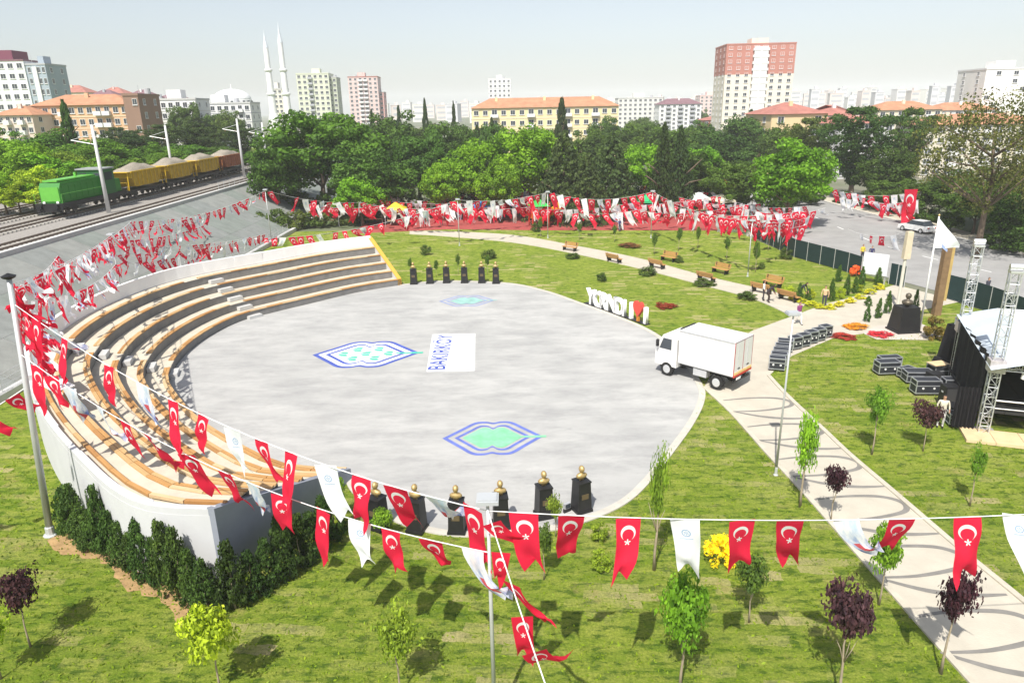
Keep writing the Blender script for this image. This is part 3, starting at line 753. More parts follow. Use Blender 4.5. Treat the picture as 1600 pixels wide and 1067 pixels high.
# right-hand side
ptree(1348, 157, 150, 118, 'cedar', (.032, .062, .022), 'dark cedar with layered branches beyond the street', 'cedar_tree')
ptree(1432, 160, 95, 125, 'cedar', (.045, .075, .025), 'loose pine behind the street, beside the red roofs', 'pine_tree')
ptree(1268, 176, 95, 128, 'cedar', (.05, .07, .025), 'olive pine in front of the cream building', 'pine_tree')
ptree(1390, 235, 110, 108, 'broad', (.035, .068, .02), 'dark round tree across the street behind the cedar', 'leafy_tree')
for a in [(1575, 265, 150, 88), (1490, 268, 130, 95), (1640, 250, 150, 84), (1440, 285, 90, 99), (1535, 285, 110, 84), (1600, 300, 120, 76), (1390, 280, 80, 104)]: ptree(*a[:4], 'broad', (.04, .075, .02), 'dense green tree along the far side of the street', group='trees along the street')
t = plant('bare_tree', 'sparse', (AT(1524, 405, 71).x, 71, 0), 15.5, 16.4, (.075, .075, .032), None, 'tree', None, 'tall half-bare tree with brown twigs beside the street, behind the stage tower')
t = plant('bare_tree', 'sparse', (AT(1590, 405, 80).x + 3, 80, 0), 13, 15, (.13, .11, .06), None, 'tree', None, 'half-bare brown tree at the right edge of the photo')
# woods beyond the railway (on the raised ground)
for a in [(20, 225, 130, 96, BRIGHT), (85, 235, 110, 104, (.10, .16, .03)), (-30, 205, 110, 110, GREEN), (40, 262, 90, 84, LIME), (-5, 268, 90, 80, BRIGHT), (110, 275, 80, 96, BRIGHT), (150, 215, 110, 118, GREEN), (60, 205, 110, 125, GREEN), (205, 250, 90, 112, (.07, .12, .025)), (260, 235, 90, 122, GREEN), (315, 240, 90, 128, (.05, .085, .03)), (360, 240, 80, 138, (.045, .08, .03)), (235, 225, 90, 130, GREEN), (395, 235, 60, 135, GREEN), (150, 262, 70, 104, (.08, .13, .025)), (-60, 240, 110, 92, GREEN), (0, 215, 120, 104, BRIGHT), (120, 230, 110, 112, (.08, .14, .025)), (60, 240, 110, 96, BRIGHT), (180, 235, 100, 118, GREEN), (290, 225, 90, 134, GREEN), (335, 228, 90, 136, (.05, .09, .03)), (130, 250, 90, 104, BRIGHT), (20, 280, 90, 80, LIME), (85, 285, 70, 86, BRIGHT)]:
    ptree(*a[:4], 'broad', a[4], 'leafy tree in the woods beyond the railway', group='woods beyond the railway', z=5.2)
for a in [(205, 205, 70, 130), (248, 190, 90, 140), (305, 188, 80, 145), (372, 190, 70, 150), (335, 205, 60, 140), (180, 195, 70, 150)]: ptree(*a[:4], 'cedar', (.028, .05, .024), 'dark pine standing behind the railway woods', 'pine_tree', 'woods beyond the railway', 5.2)
ptree(97, 158, 28, 128, 'cypress', (.03, .065, .02), 'tall green cypress in front of the orange apartment block', 'cypress_tree', 'woods beyond the railway', 5.2)
# dark shrubs behind the far end of the seating
for i in range(9):
    p = G(330 + i * 30, 388 - i * 2.6 - 12); plant('shrub', 'bush', (p.x, p.y + 4, 0), 4.2, 2.6 + rng.random(), (.06, .085, .03), 'scrubby green shrub behind the far parapet of the seating', 'shrub', 'shrubs behind the seating')

# young trees on the lawns: base pixel, top pixel, width in pixels
def ytree(bx, by, ty, wpx, kind, col, label, name='young_tree', cat='tree', group=None, zfix=None):
    b = G(bx, by); d = depth(b); h = 1.0
    for _ in range(30):                                                 # height whose top sits at ty
        y = pix((b.x, b.y, h))[1]; h *= 1 + (y - ty) / max(60, by - ty) * .5
        h = max(.15, h)
    return plant(name, kind, (b.x, b.y, 0), wpx * d / FPX, h, col, None, cat, group, label, .05)
YG = (.085, .165, .025)
for a in [
    (1362, 710, 598, 42, 'young', YG, 'young green tree on the lawn between the path and the stage'),
    (1373, 945, 812, 62, 'leafy', (.13, .22, .03), 'young tree with a bushy green top on a bare stem beside the near path'),
    (1250, 792, 628, 42, 'willow', (.14, .25, .03), 'young drooping tree with light green leaves at the path edge'),
    (1515, 790, 688, 30, 'vase', YG, 'thin sparse sapling on the lawn in front of the stage'),
    (1022, 890, 690, 40, 'vase', (.13, .20, .035), 'tall thin sapling at the lower right rim of the plaza'),
    (1062, 1078, 885, 85, 'leafy', (.10, .20, .025), 'young tree with dense bright green leaves under the white pennant'),
    (1170, 972, 862, 66, 'young', (.06, .10, .03), 'young tree with a dark crown and pale stem near the yellow bush'),
    (345, 1080, 940, 112, 'young', (.22, .28, .03), 'round yellow-green young tree in front of the hedge corner'),
    (625, 1085, 945, 92, 'vase', (.15, .20, .035), 'loose yellow-green young tree in the foreground left of the lamp post'),
    (2, 1060, 950, 70, 'young', (.18, .26, .025), 'yellow-green young tree cut off by the left edge of the photo'),
    (850, 905, 815, 40, 'young', (.06, .10, .03), 'small dark sapling on the lawn below the pedestals'),
    (868, 838, 770, 34, 'vase', (.13, .18, .04), 'feathery light sapling beside the pedestals on the near rim'),
    (530, 812, 742, 34, 'young', (.12, .20, .025), 'small green tree at the near end wall of the seating'),
    (600, 845, 792, 44, 'young', (.12, .20, .03), 'bushy green sapling left of the near pedestals'),
]: ytree(*a, group='young trees on the lawn')
for a in [
    (1470, 1052, 880, 74, 'plum', PLUMC, 'purple-leaved young tree standing over the near path'),
    (1298, 815, 720, 48, 'plum', PLUMC, 'small round purple-leaved tree beside the middle of the path'),
    (1442, 705, 625, 62, 'plum', (.05, .022, .046), 'broad purple-leaved tree on the lawn by the stage'),
    (1308, 1095, 895, 92, 'plum', (.05, .024, .055), 'loose purple-leaved young tree in the foreground right of the green tree'),
    (48, 1010, 890, 84, 'plum', (.042, .017, .036), 'purple-leaved young tree at the lower left below the seating wall'),
]: ytree(*a, name='plum_tree', group='purple-leaved young trees')
# saplings on the far lawn
for a in [(642, 432, 402, 9), (682, 432, 405, 9), (716, 428, 395, 9), (762, 428, 398, 9), (1022, 398, 362, 12), (1135, 405, 368, 13), (1060, 392, 355, 11), (1180, 425, 375, 14), (905, 375, 345, 9), (845, 372, 338, 9), (1090, 388, 352, 10), (960, 378, 350, 10), (1200, 392, 350, 16)]:
    o = ytree(*a, 'young', (.055, .10, .025), None, 'sapling', 'tree', 'saplings on the far lawn'); row(o, 'thin sapling on the far lawn')
# bushes and clipped plants
def bush(x, y, wpx, hpx, col, label=None, text=None, name='shrub', kind='bush', group='shrubs on the lawns', cat='shrub'):
    b = G(x, y); d = depth(b); o = plant(name, kind, (b.x, b.y, 0), wpx * d / FPX, hpx * d / FPX * 1.02, col, None, cat, group, label, .06)
    if text: row(o, text)
    return o
bush(1122, 880, 62, 60, (.62, .48, .02), 'bright yellow flowering bush on the near lawn', name='flowering_bush')
bush(936, 845, 34, 40, (.15, .20, .03), 'small clipped yellow-green bush right of the near pedestals, upper of two')
bush(940, 888, 40, 38, (.16, .21, .03), 'small clipped yellow-green bush right of the near pedestals, lower of two')
for (x, y, a, b) in [(665, 398, 24, 18), (764, 404, 30, 16), (838, 362, 20, 16), (940, 440, 22, 16), (1012, 430, 34, 16), (1100, 446, 40, 12), (1168, 468, 38, 14), (1060, 410, 20, 12), (1228, 405, 24, 22), (1190, 420, 16, 10), (895, 404, 28, 10), (1500, 520, 30, 20), (1315, 412, 18, 12)]:
    bush(x, y, a, b, (.055, .085, .03), None, 'low dark green shrub beside the park path')
bush(1458, 530, 42, 42, (.12, .09, .04), 'brownish ornamental shrub right of the flagpole')
bush(1040, 480, 42, 8, (.16, .03, .025), 'low mound of dark red flowers on the lawn behind the letters', name='flower_bed', cat='flower bed')
bush(985, 386, 44, 6, (.13, .06, .04), 'flat reddish round flower bed on the far lawn', name='flower_bed', cat='flower bed')
# corner garden by the sign board: yellow edging, cones, shrubs
gc = [(1240, 468), (1252, 473), (1266, 478), (1280, 482), (1296, 483), (1312, 479), (1328, 473), (1344, 467), (1360, 460), (1374, 452)]
for x, y in gc: o = bush(x, y, 22, 10, (.38, .36, .035), None, 'clump of yellow-leaved edging round the corner garden', 'edging_plant', group='yellow edging of the corner garden', cat='plant')
for x, y, a, b in [(1230, 462, 26, 20), (1265, 465, 20, 16), (1312, 466, 22, 20), (1340, 455, 22, 16)]: bush(x, y, a, b, (.24, .28, .03), None, 'yellow-green garden shrub in the corner garden')
for x, y, h in [(1248, 470, 28), (1262, 470, 20), (1298, 470, 36), (1322, 462, 34), (1335, 458, 26), (1345, 450, 34), (1371, 446, 28), (1310, 440, 26), (1356, 478, 16)]:
    bush(x, y, 13, h, (.045, .09, .025), None, 'small cone-shaped evergreen in the corner garden', 'cone_evergreen', 'thuja', 'cone evergreens')
for x, y, h in [(1354, 503, 26), (1372, 497, 32), (1386, 490, 36), (1428, 492, 40)]:
    bush(x, y, 13, h, (.04, .085, .025), None, 'slim cone-shaped evergreen beside the monument', 'cone_evergreen', 'thuja', 'cone evergreens')
for x, y, c, l in [(1338, 512, (.42, .18, .03), 'strip of orange flowers beside the monument pavement'), (1375, 524, (.45, .04, .10), 'strip of pink flowers in front of the monument'), (1318, 527, (.30, .04, .05), 'strip of dark red flowers along the lawn edge near the cases')]:
    bush(x, y, 46, 7, c, l, name='flower_bed', cat='flower bed')
bush(1337, 432, 22, 20, (.55, .12, .06), 'orange-red flowering bush left of the sign board', name='flowering_bush')
for i, (x, y, a, b) in enumerate([(1318, 318, 40, 22), (1345, 322, 44, 24), (1372, 328, 44, 26), (1400, 334, 46, 30), (1446, 346, 50, 34), (1478, 362, 54, 36), (1560, 388, 70, 44), (1600, 398, 80, 50)]):
    bush(x, y, a, b, (.04, .075, .02), None, 'dark green bush at the far kerb of the street', group='bushes beyond the street')
# hedge of upright evergreens along the wall
hp = [G(108, 828), G(165, 864), G(230, 902), G(285, 932), G(325, 956)]
P = resample(spline(hp, 30), .3); N = normals(P); mb = MB()
strip(mb, [p + q * (.45 + .35 * math.sin(i * .23) * math.sin(i * .11) + rng.uniform(-.1, .1)) for i, (p, q) in enumerate(zip(P, N))], [p - q * (.72 + .38 * math.sin(i * .31 + 1) * math.sin(i * .17) + rng.uniform(-.12, .12)) for i, (p, q) in enumerate(zip(P, N))], .007)
so_ = struct(mb.build('soil_bed', M('dry_soil', (.36, .235, .11), .95, .35, 2.5, bump=.7, bscale=9)))
if so_.data.polygons[0].normal.z < 0: so_.data.flip_normals()
P = resample(spline(hp, 30), .72)
for i, p in enumerate(P):
    plant('hedge_shrub', 'thuja', (p.x, p.y, 0), rng.uniform(.95, 1.3), rng.uniform(1.6, 2.9), (.042, .075, .028), 'upright evergreen of the hedge along the white wall', 'shrub', 'hedge along the outer wall')
P = resample(spline([G(368, 950), G(424, 916), G(482, 876), G(524, 838)], 30), .66)
for i, p in enumerate(P):
    plant('hedge_shrub', 'thuja', (p.x, p.y, 0), rng.uniform(1.0, 1.35), rng.uniform(1.6, 2.6), (.03, .055, .022), 'dark evergreen of the hedge round the end wall', 'shrub', 'hedge round the end wall')

# ================================================================== BUNTING
FW_, FH_ = .68, 1.85
def flag_mesh(seed, kind, wind, curl):
    R = random.Random(seed); nu, nv = 6, 9; V, UV = [], []
    ph, am = R.uniform(0, 6.28), R.uniform(.04, .11); cut, skew = R.uniform(.35, .6), R.uniform(-.25, .45)
    for j in range(nv + 1):
        v = j / nv
        for i in range(nu + 1):
            u = i / nu; x = (u - .5) * FW_; z = -v * FH_
            pinch = 1 - (.18 + .5 * curl) * v
            y = (am * math.sin(u * 5 + v * 4 + ph) + am * .8 * math.sin(v * 9 - u * 3 + ph * 2)) * (v ** .7) + wind[1] * v ** 1.5 * FH_
            x = x * pinch + wind[0] * v ** 1.4 * FH_ + .05 * math.sin(v * 5 + ph) * v
            z = z * (1 - .28 * (wind[0] ** 2 + wind[1] ** 2) ** .5 * v) * (1 - .3 * curl * v)
            if v > .6: z += (1 - abs(u - cut) * 2) * (v - .6) * .85 + (u - .5) * skew * (v - .6) * 2      # swallow tail
            V.append((x, y, z)); UV.append((u, v))
    F = [(j * (nu + 1) + i, j * (nu + 1) + i + 1, (j + 1) * (nu + 1) + i + 1, (j + 1) * (nu + 1) + i) for j in range(nv) for i in range(nu)]
    me = bpy.data.meshes.new('flag'); me.from_pydata(V, [], F); uvl = me.uv_layers.new()
    for l in me.loops: uvl.data[l.index].uv = UV[l.vertex_index]
    me.polygons.foreach_set('use_smooth', [True] * len(F)); me.materials.append(FLAGM[kind]); return me
FLG = {}
for k, base in (('red', 100), ('white', 200), ('print', 300)):
    L = []
    for i in range(12 if k == 'red' else 6):
        R = random.Random(base + i); L.append(flag_mesh(base + i, k, (R.uniform(-.05, .6), R.uniform(-.1, .4)), R.choice((0, .2, .4, 1.0))))
    FLG[k] = L
FLG['calm'] = [flag_mesh(400 + i, 'red', (random.Random(i * 7).uniform(-.06, .26), .05 + .05 * (i % 3)), (0, .15, .5, .25, .9)[i % 5]) for i in range(14)]
FLG['calmw'] = [flag_mesh(420 + i, 'white', (.06 + .09 * i, .05), (.2, .6, .1)[i % 3]) for i in range(4)]
ROPE = M('white_rope', (.78, .78, .78), .8, .05, 3)
def bunting(A, B, sag, step, label, seq='rrwrrp', scale=1.0, skip=(0, 0), r=.018, calm=False, at=None, yaw=0.0, name='bunting', group='strings of flags'):
    A, B = Vector(A), Vector(B); L = (B - A).length
    f = lambda t: A.lerp(B, t) - Vector((0, 0, 4 * sag * t * (1 - t)))
    t = thing(name, A, 0, label, 'bunting', group)
    mb = MB(); mb.tube([f(i / 24) - A for i in range(25)], r, 5); mb.build('rope', ROPE, t)
    d = B - A; rz = math.atan2(d.y, d.x)
    n = int(L / step); ts = at if at is not None else [(i + .5) / n for i in range(n)]
    R = random.Random(int(abs(A.x * 13 + B.x * 7 + B.y * 31 + A.z * 5)))
    for i, tt in enumerate(ts):
        L_ = tt * L
        if L_ < skip[0] or L - L_ < skip[1]: continue
        if at is None and R.random() < .06: continue
        kind = {'r': 'red', 'w': 'white', 'p': 'print'}[seq[i % len(seq)] if at is not None or R.random() < .7 else R.choice('rrww')]
        key = {'red': 'calm', 'white': 'calmw'}.get(kind, kind) if calm else kind
        me = R.choice(FLG[key]); p = f(tt) - A
        o = put('flag', me, t, p - Vector((0, 0, r * .5)), 0, (scale * R.uniform(.88, 1.05) * (R.choice((1, 1, -1)) if kind != 'print' else 1), scale, scale * R.uniform(.8, 1.1)))
        q = f(min(1, tt + .01)) - f(max(0, tt - .01)); sl_ = math.atan2(q.z, math.hypot(q.x, q.y))
        flip = math.pi if math.cos(rz) < 0 else 0
        o.rotation_euler = (R.uniform(-.35, .35), R.uniform(-.1, .1) - (R.choice((.0, .15, .3)) if not calm else 0), rz + flip + yaw + R.uniform(-.45, .45) * (.6 if calm else 1))
    return t
# poles that carry them
def lamp_post(base, h, label, r=.075, head='square', tilt=(0, 0), rz=0, group='lamp posts'):
    t = thing('lamp_post', base, rz, label, 'lamp post', group)
    MB().lathe([(r * 2.1, 0), (r * 2.1, .03), (r * 1.3, .06), (r * 1.25, .35), (r, .4)], n=10).build('base_plate', STEEL, t)
    mb = MB(); mb.cyl((0, 0, .35), (tilt[0], tilt[1], h), r, r * .65, 10); mb.build('pole', STEEL, t, smooth=True)
    if head == 'square':
        mb = MB(); mb.box((tilt[0], tilt[1] + .06, h + .05), (.52, .44, .09)); mb.box((tilt[0], tilt[1] + .06, h + .115), (.44, .36, .04)); mb.build('lamp_head', M('lamp_grey', (.42, .44, .46), .5, .05, 2), t)
        MB().box((tilt[0], tilt[1] + .06, h - .01), (.4, .32, .03)).build('diffuser', WHITEP, t)
    elif head == 'drum':
        MB().lathe([(.05, h - .02), (.2, h + .05), (.24, h + .12), (.06, h + .2), (.02, h + .22)], (tilt[0], tilt[1], 0), 12).build('lamp_head', DARKM, t)
    elif head == 'arm':
        mb = MB(); mb.tube([(0, 0, h - .1), (.35, 0, h + .12), (.9, 0, h + .15)], .035, 6); mb.build('arm', STEEL, t)
        MB().box((1.05, 0, h + .14), (.5, .22, .1)).build('lamp_head', STEEL, t)
    return t
LAMP = Vector((-.65, 14.5, 6.6)); PL = Vector((-17.38, 23.9, 10.0))
lamp_post((-.65, 14.5, 0), 6.72, 'slim grey lamp post with a square head in the centre foreground', .06)
pb = G(80, 835); lamp_post((pb.x, pb.y, 0), 10.2, 'tall grey pole at the left edge where many flag strings meet', .13, 'drum', (-17.35 - pb.x, 23.9 - pb.y))
lb = G(1212, 742); lamp_post((lb.x, lb.y, 0), 7.3, 'slim grey lamp post on the grass edge of the path beside the black cases', .05, 'square')
POSTS = {}
for key, (x, y, h, lab, hd) in {'a': (425, 382, 6.6, 'thin grey post behind the left part of the seating', 'square'), 'b': (718, 384, 5.4, 'thin grey post on the lawn behind the far pedestals', 'square'),
        'c': (1168, 432, 5.2, 'thin grey post on the far lawn left of the green fence', 'square'), 'd': (1017, 372, 5.6, 'thin grey post at the back of the far lawn', 'square'), 'e': (856, 372, 5.6, 'thin grey post beside the yellow slide', 'square')}.items():
    p = G(x, y); POSTS[key] = Vector((p.x, p.y, h)); lamp_post((p.x, p.y, 0), h, lab, .055, hd)
PF = Vector((-31.2, 55, 6.6)); lamp_post((-31.2, 55, .7), 5.95, 'thin grey post on the concrete bank behind the parapet', .05, 'square')
ax = [ (893, 'r'), (982, 'r'), (1070, 'w'), (1160, 'r'), (1235, 'r'), (1322, 'p'), (1410, 'r'), (1512, 'r'), (1590, 'w')]
EA = Vector((16, 14.6, 6.25))
def solve_t(A, B, sag, x):
    lo, hi = 0, 1
    for _ in range(40):
        m_ = (lo + hi) / 2; p = A.lerp(B, m_) - Vector((0, 0, 4 * sag * m_ * (1 - m_)))
        px = pix(p)[0]
        if (px < x) == (pix(B)[0] > pix(A)[0]): lo = m_
        else: hi = m_
    return lo
LA = LAMP - Vector((0, 0, .1))
bunting(LA, EA, .35, 1.3, 'string of flags running right from the foreground lamp post across the lawn', 'rrrwrrprrw', calm=True, at=[solve_t(LA, EA, .35, x) for x in (818, 893, 982, 1070, 1160, 1235, 1322, 1410, 1512, 1590)], r=.014)
bx = (170, 222, 270, 318, 362, 408, 455, 508, 565, 617, 680, 738); EB = PL - Vector((0, 0, .7))
bunting(LA, EB, 1.0, 1.3, 'upper string of flags from the foreground lamp post to the tall left pole', 'rprrwrrwrrpr', calm=True, at=[solve_t(LA, EB, 1.0, x) for x in bx] + [.86, .9, .94, .97], r=.014)
LC = Vector((-.65, 14.5, 5.35)); EC = Vector((-17.65, 23.9, 7.5))
cx_ = (155, 195, 225, 290, 350, 393, 440, 505, 562, 610, 672, 738)
bunting(LC, EC, 1.15, 1.3, 'lower string of flags from the foreground lamp post to the tall left pole', 'prrrrprrwrrp', calm=True, at=[solve_t(LC, EC, 1.15, x) for x in cx_] + [.86, .91, .95], r=.014)
bunting(LA, (.9, 9, 5.0), .12, 1.0, 'string of red flags dropping from the foreground lamp post towards the viewer', 'rrrrr', at=[.06, .2, .34, .48, .62, .76], r=.014, yaw=1.0, scale=.72)
# fans from the tall left pole
def far(x, y, Y): return AT(x, y, Y)
bunting(PL, PF, .25, 1.2, 'highest string of flags from the left pole to the thin post on the bank', scale=.8)
bunting(PF, POSTS['a'] - Vector((0, 0, .1)), .5, 1.2, 'string of flags from the post on the bank to the post behind the seating', scale=.8)
bunting(PF - Vector((0, 0, .8)), far(415, 366, 82), .5, 1.2, 'lower string of flags from the post on the bank along the far parapet', scale=.8)
bunting(PL - Vector((0, 0, .25)), far(205, 346, 66), .3, 1.3, 'string of flags from the left pole climbing towards the railway edge', scale=.8)
bunting(far(205, 346, 66), far(330, 330, 90), .3, 1.4, 'string of flags along the railway edge above the bank', scale=.8)
bunting(PL - Vector((0, 0, .6)), PF - Vector((0, 0, 2.2)), .7, 1.15, 'sagging string of flags from the left pole to the foot of the bank', scale=.8)
bunting(PF - Vector((0, 0, 2.2)), far(335, 385, 72), .4, 1.1, 'low string of flags hanging just above the far parapet', scale=.8)
bunting(PL - Vector((0, 0, .1)), far(90, 400, 50), .3, 1.3, 'string of flags from the left pole to the top of the bank', scale=.8)
bunting(PL - Vector((0, 0, 1.2)), (-23.2, 33, 4.2), .7, .85, 'short string of crowded flags falling from the left pole to the seating', scale=.8)
bunting(PL - Vector((0, 0, .9)), (-26.2, 38.5, 4.4), 1.0, 1.0, 'short string of crowded flags from the left pole to the parapet', scale=.8)
bunting(PL - Vector((0, 0, .4)), (-24.6, 36, 5.2), .6, .9, 'crowded string of flags fluttering just right of the left pole', scale=.8)
bunting((-17.7, 23.9, 6.2), (-24, 19.5, 4.4), .6, .9, 'string of flags leaving the left pole towards the left edge of the photo', scale=.8)
bunting(PF - Vector((0, 0, .4)), far(318, 352, 80), .4, 1.15, 'string of flags crossing the middle of the bank', scale=.8)
bunting(PF - Vector((0, 0, 1.5)), far(395, 372, 78), .4, 1.15, 'string of flags hanging between the bank and the far parapet', scale=.8)
# across the back of the park
a_, b_, c_, d_, e_ = (POSTS[k] for k in 'abcde')
i_ = 0
for A, B, sag, st, lab in [
    (a_, far(600, 312, 100), .9, 1.2, 'string of flags from the thin left post to the trees'),
    (far(600, 314, 100), far(860, 300, 105), 1.0, 1.0, 'long string of flags hung in front of the left trees'),
    (far(560, 316, 95), far(722, 318, 90), .8, 1.0, 'string of flags over the left end of the playground'),
    (far(380, 372, 86), b_, 1.3, 1.1, 'low string of flags from the far parapet to the post behind the pedestals'),
    (b_, e_, .5, .95, 'string of flags from the pedestal lawn post to the slide post'),
    (far(640, 312, 105), far(900, 303, 108), 1.0, .9, 'string of flags tied to the middle trees above the playground'),
    (e_, d_, .9, .95, 'string of flags between the two posts at the back lawn'),
    (far(780, 298, 108), far(1000, 290, 112), .9, .95, 'highest string of flags against the spruces'),
    (far(860, 306, 98), far(1120, 306, 98), 1.3, .95, 'long string of flags crossing behind the back lawn'),
    (d_, c_, .7, .95, 'string of flags descending over the back lawn to the post left of the green fence'),
    (far(1000, 290, 110), far(1130, 298, 105), .7, .9, 'string of flags below the twin conifers'),
    (far(1120, 306, 98), far(1262, 322, 85), .8, .95, 'string of flags under the bright tree by the street'),
    (c_, far(1268, 338, 78), .4, .85, 'string of flags from the fence post to the bright tree'),
    (far(1050, 322, 92), far(1250, 330, 84), .9, .95, 'string of flags in front of the dark tree by the street'),
    (far(690, 300, 110), far(850, 296, 112), .5, .9, 'string of flags deep among the middle trees'),
    (far(1085, 262, 118), far(1150, 258, 122), .5, .8, 'short string of flags high among the right trees'),
    (far(1090, 275, 116), far(1150, 272, 118), .5, .8, 'short string of flags under the high one among the right trees'),
    (far(1298, 296, 102), far(1442, 298, 96), .8, .9, 'upper string of flags beyond the street'),
    (far(1300, 303, 99), far(1436, 312, 92), .9, .85, 'middle string of flags beyond the street'),
    (far(1330, 300, 100), far(1420, 322, 92), .5, .85, 'lower string of flags beyond the street'),
    (far(1325, 358, 85), far(1405, 366, 75), .5, 2.0, 'sparse string of flags low over the street'),
    (far(1180, 330, 88), far(1290, 325, 86), .6, .85, 'string of flags at the street corner'),
    (far(560, 300, 104), far(640, 298, 108), .4, 1.1, 'short string of flags under the big dark tree')]:
    bunting(A, B, sag, st, lab, 'rwrrwrp', 1.15, r=.012, group='strings of flags across the back')
for i, (x0, y0, Y0, x1, y1, Y1) in enumerate(((640, 330, 96, 790, 318, 100), (700, 322, 92, 860, 318, 96), (760, 312, 104, 930, 300, 108), (820, 325, 94, 1000, 315, 96), (900, 318, 100, 1080, 312, 102), (960, 308, 106, 1100, 300, 106), (1000, 330, 90, 1150, 322, 90), (1060, 308, 100, 1190, 318, 94), (1110, 332, 86, 1240, 340, 78), (1150, 322, 90, 1262, 330, 84), (600, 326, 94, 700, 320, 98), (870, 330, 92, 1010, 325, 92), (480, 318, 98, 600, 320, 96), (1195, 345, 76, 1262, 350, 74), (1040, 290, 108, 1110, 285, 112))):
    row(bunting(far(x0, y0, Y0), far(x1, y1, Y1), .6, .9, None, 'rwrrrwrp', 1.2, r=.012, group='strings of flags across the back'), 'extra string of flags in the crowded back of the park')
# big flag hung beyond the street
me = flag_mesh(500, 'red', (.05, .1), .25)
o = put('hanging_flag', me, None, AT(1424, 296, 92), .1, (2.7, 2.7, 3.2)); tag(o, 'large red flag with crescent hanging beyond the street', 'flag')

# ================================================================== TRAIN
def bogie(t, y):
    b = MB(); b.box((0, y, .62), (2.0, 2.0, .3)); b = b.build('bogie', DARKM, t)
    for dy in (-.75, .75):
        for s in (-1, 1): MB().cyl((s * .66, y + dy, .46), (s * .8, y + dy, .46), .45, n=14).build('wheel', M('wheel_steel', (.10, .09, .085), .5, .2, 4), b)
lg = M('loco_green', (.03, .20, .022), .4, .1, 2); lgl = M('loco_light_green', (.13, .42, .06), .4, .1, 2)
T = thing('locomotive', (-49, 82.6, 5.35), 0, 'green diesel shunting locomotive at the head of the gravel train', 'locomotive', None, (1.04, .9, 1.06))
MB().box((0, 0, 1.05), (2.9, 14.6, .45)).build('frame', DARKM, T)
mb = MB(); mb.slabx([(-6.7, 1.28), (-6.7, 2.7), (-6.3, 3.25), (2.2, 3.3), (2.2, 1.28)], -1.05, 1.05); mb.build('hood', lg, T)
MB().box((0, -6.74, 2.15), (1.9, .08, 1.4)).build('hood_nose', lgl, T)
mb = MB(); mb.box((0, -2.2, 3.42), (1.5, 8.2, .16)); mb.build('hood_top', lgl, T)
MB().cyl((0, -1.0, 3.4), (0, -1.0, 3.95), .16, .13, 10).build('exhaust', lgl, T)
for i in range(6):
    for s in (-1, 1): MB().box((s * 1.06, -5.6 + i * 1.3, 2.2), (.04, 1.1, 1.4)).build('hood_door', lg, T)
cb = MB(); cb.box((0, 3.6, 2.6), (2.8, 2.7, 2.7)); cb = cb.build('cab', M('cab_dark_green', (.02, .12, .03), .45, .1, 2), T)
MB().box((0, 3.6, 4.02), (3.0, 3.1, .14)).build('cab_roof', M('roof_grey', (.30, .31, .32), .6, .1, 2), T)
for s in (-1, 1):
    MB().box((s * 1.41, 3.6, 3.2), (.04, 1.8, .85)).build('window', GLASS, T)
    MB().box((s * .75, 2.23, 3.25), (.7, .04, .75)).build('window', GLASS, T)
mb = MB(); mb.slabx([(4.95, 1.28), (4.95, 2.75), (6.9, 2.7), (7.0, 1.28)], -1.05, 1.05); mb.build('rear_hood', lg, T)
for s in (-1, 1):
    MB().cyl((s * .7, -6.8, 1.35), (s * .7, -6.88, 1.35), .14, n=10).build('headlight', WHITEP, T)
    MB().cyl((s * .85, -7.3, 1.05), (s * .85, -7.75, 1.05), .2, .26, 10).build('buffer', DARKM, T)
    mb = MB(); mb.tube([(s * 1.4, -7.2, 1.3), (s * 1.4, -7.2, 2.2), (s * 1.4, 2.0, 2.2)], .025, 5); mb.build('handrail', lgl, T)
MB().box((0, -7.3, .75), (2.7, .12, .55)).build('snow_plough', DARKM, T)
for y in (-4.6, 4.6): bogie(T, y)
yel = M('wagon_yellow', (.62, .40, .015), .6, .2, 1.5); yeld = M('wagon_yellow_dark', (.44, .28, .02), .65, .2, 1.5)
GRAV = M('gravel', (.31, .275, .225), .95, .3, 6, bump=1, bscale=9)
def gravel_heap(L, W, h, seed):
    R = random.Random(seed); mb = MB(); nu, nv = 12, 16
    V = []
    for j in range(nv + 1):
        for i in range(nu + 1):
            u, v = i / nu * 2 - 1, j / nv * 2 - 1
            z = h * max(0, (1 - abs(u) ** 2.2)) ** .8 * max(0, (1 - abs(v) ** 2.4)) ** .7 * (1 + .12 * math.sin(v * 7 + seed * 2) + .1 * math.sin(u * 6 + seed)) + R.uniform(-.05, .05)
            V.append((u * W / 2, v * L / 2, z))
    mb.add(V, [(j * (nu + 1) + i, j * (nu + 1) + i + 1, (j + 1) * (nu + 1) + i + 1, (j + 1) * (nu + 1) + i) for j in range(nv) for i in range(nu)])
    return mb
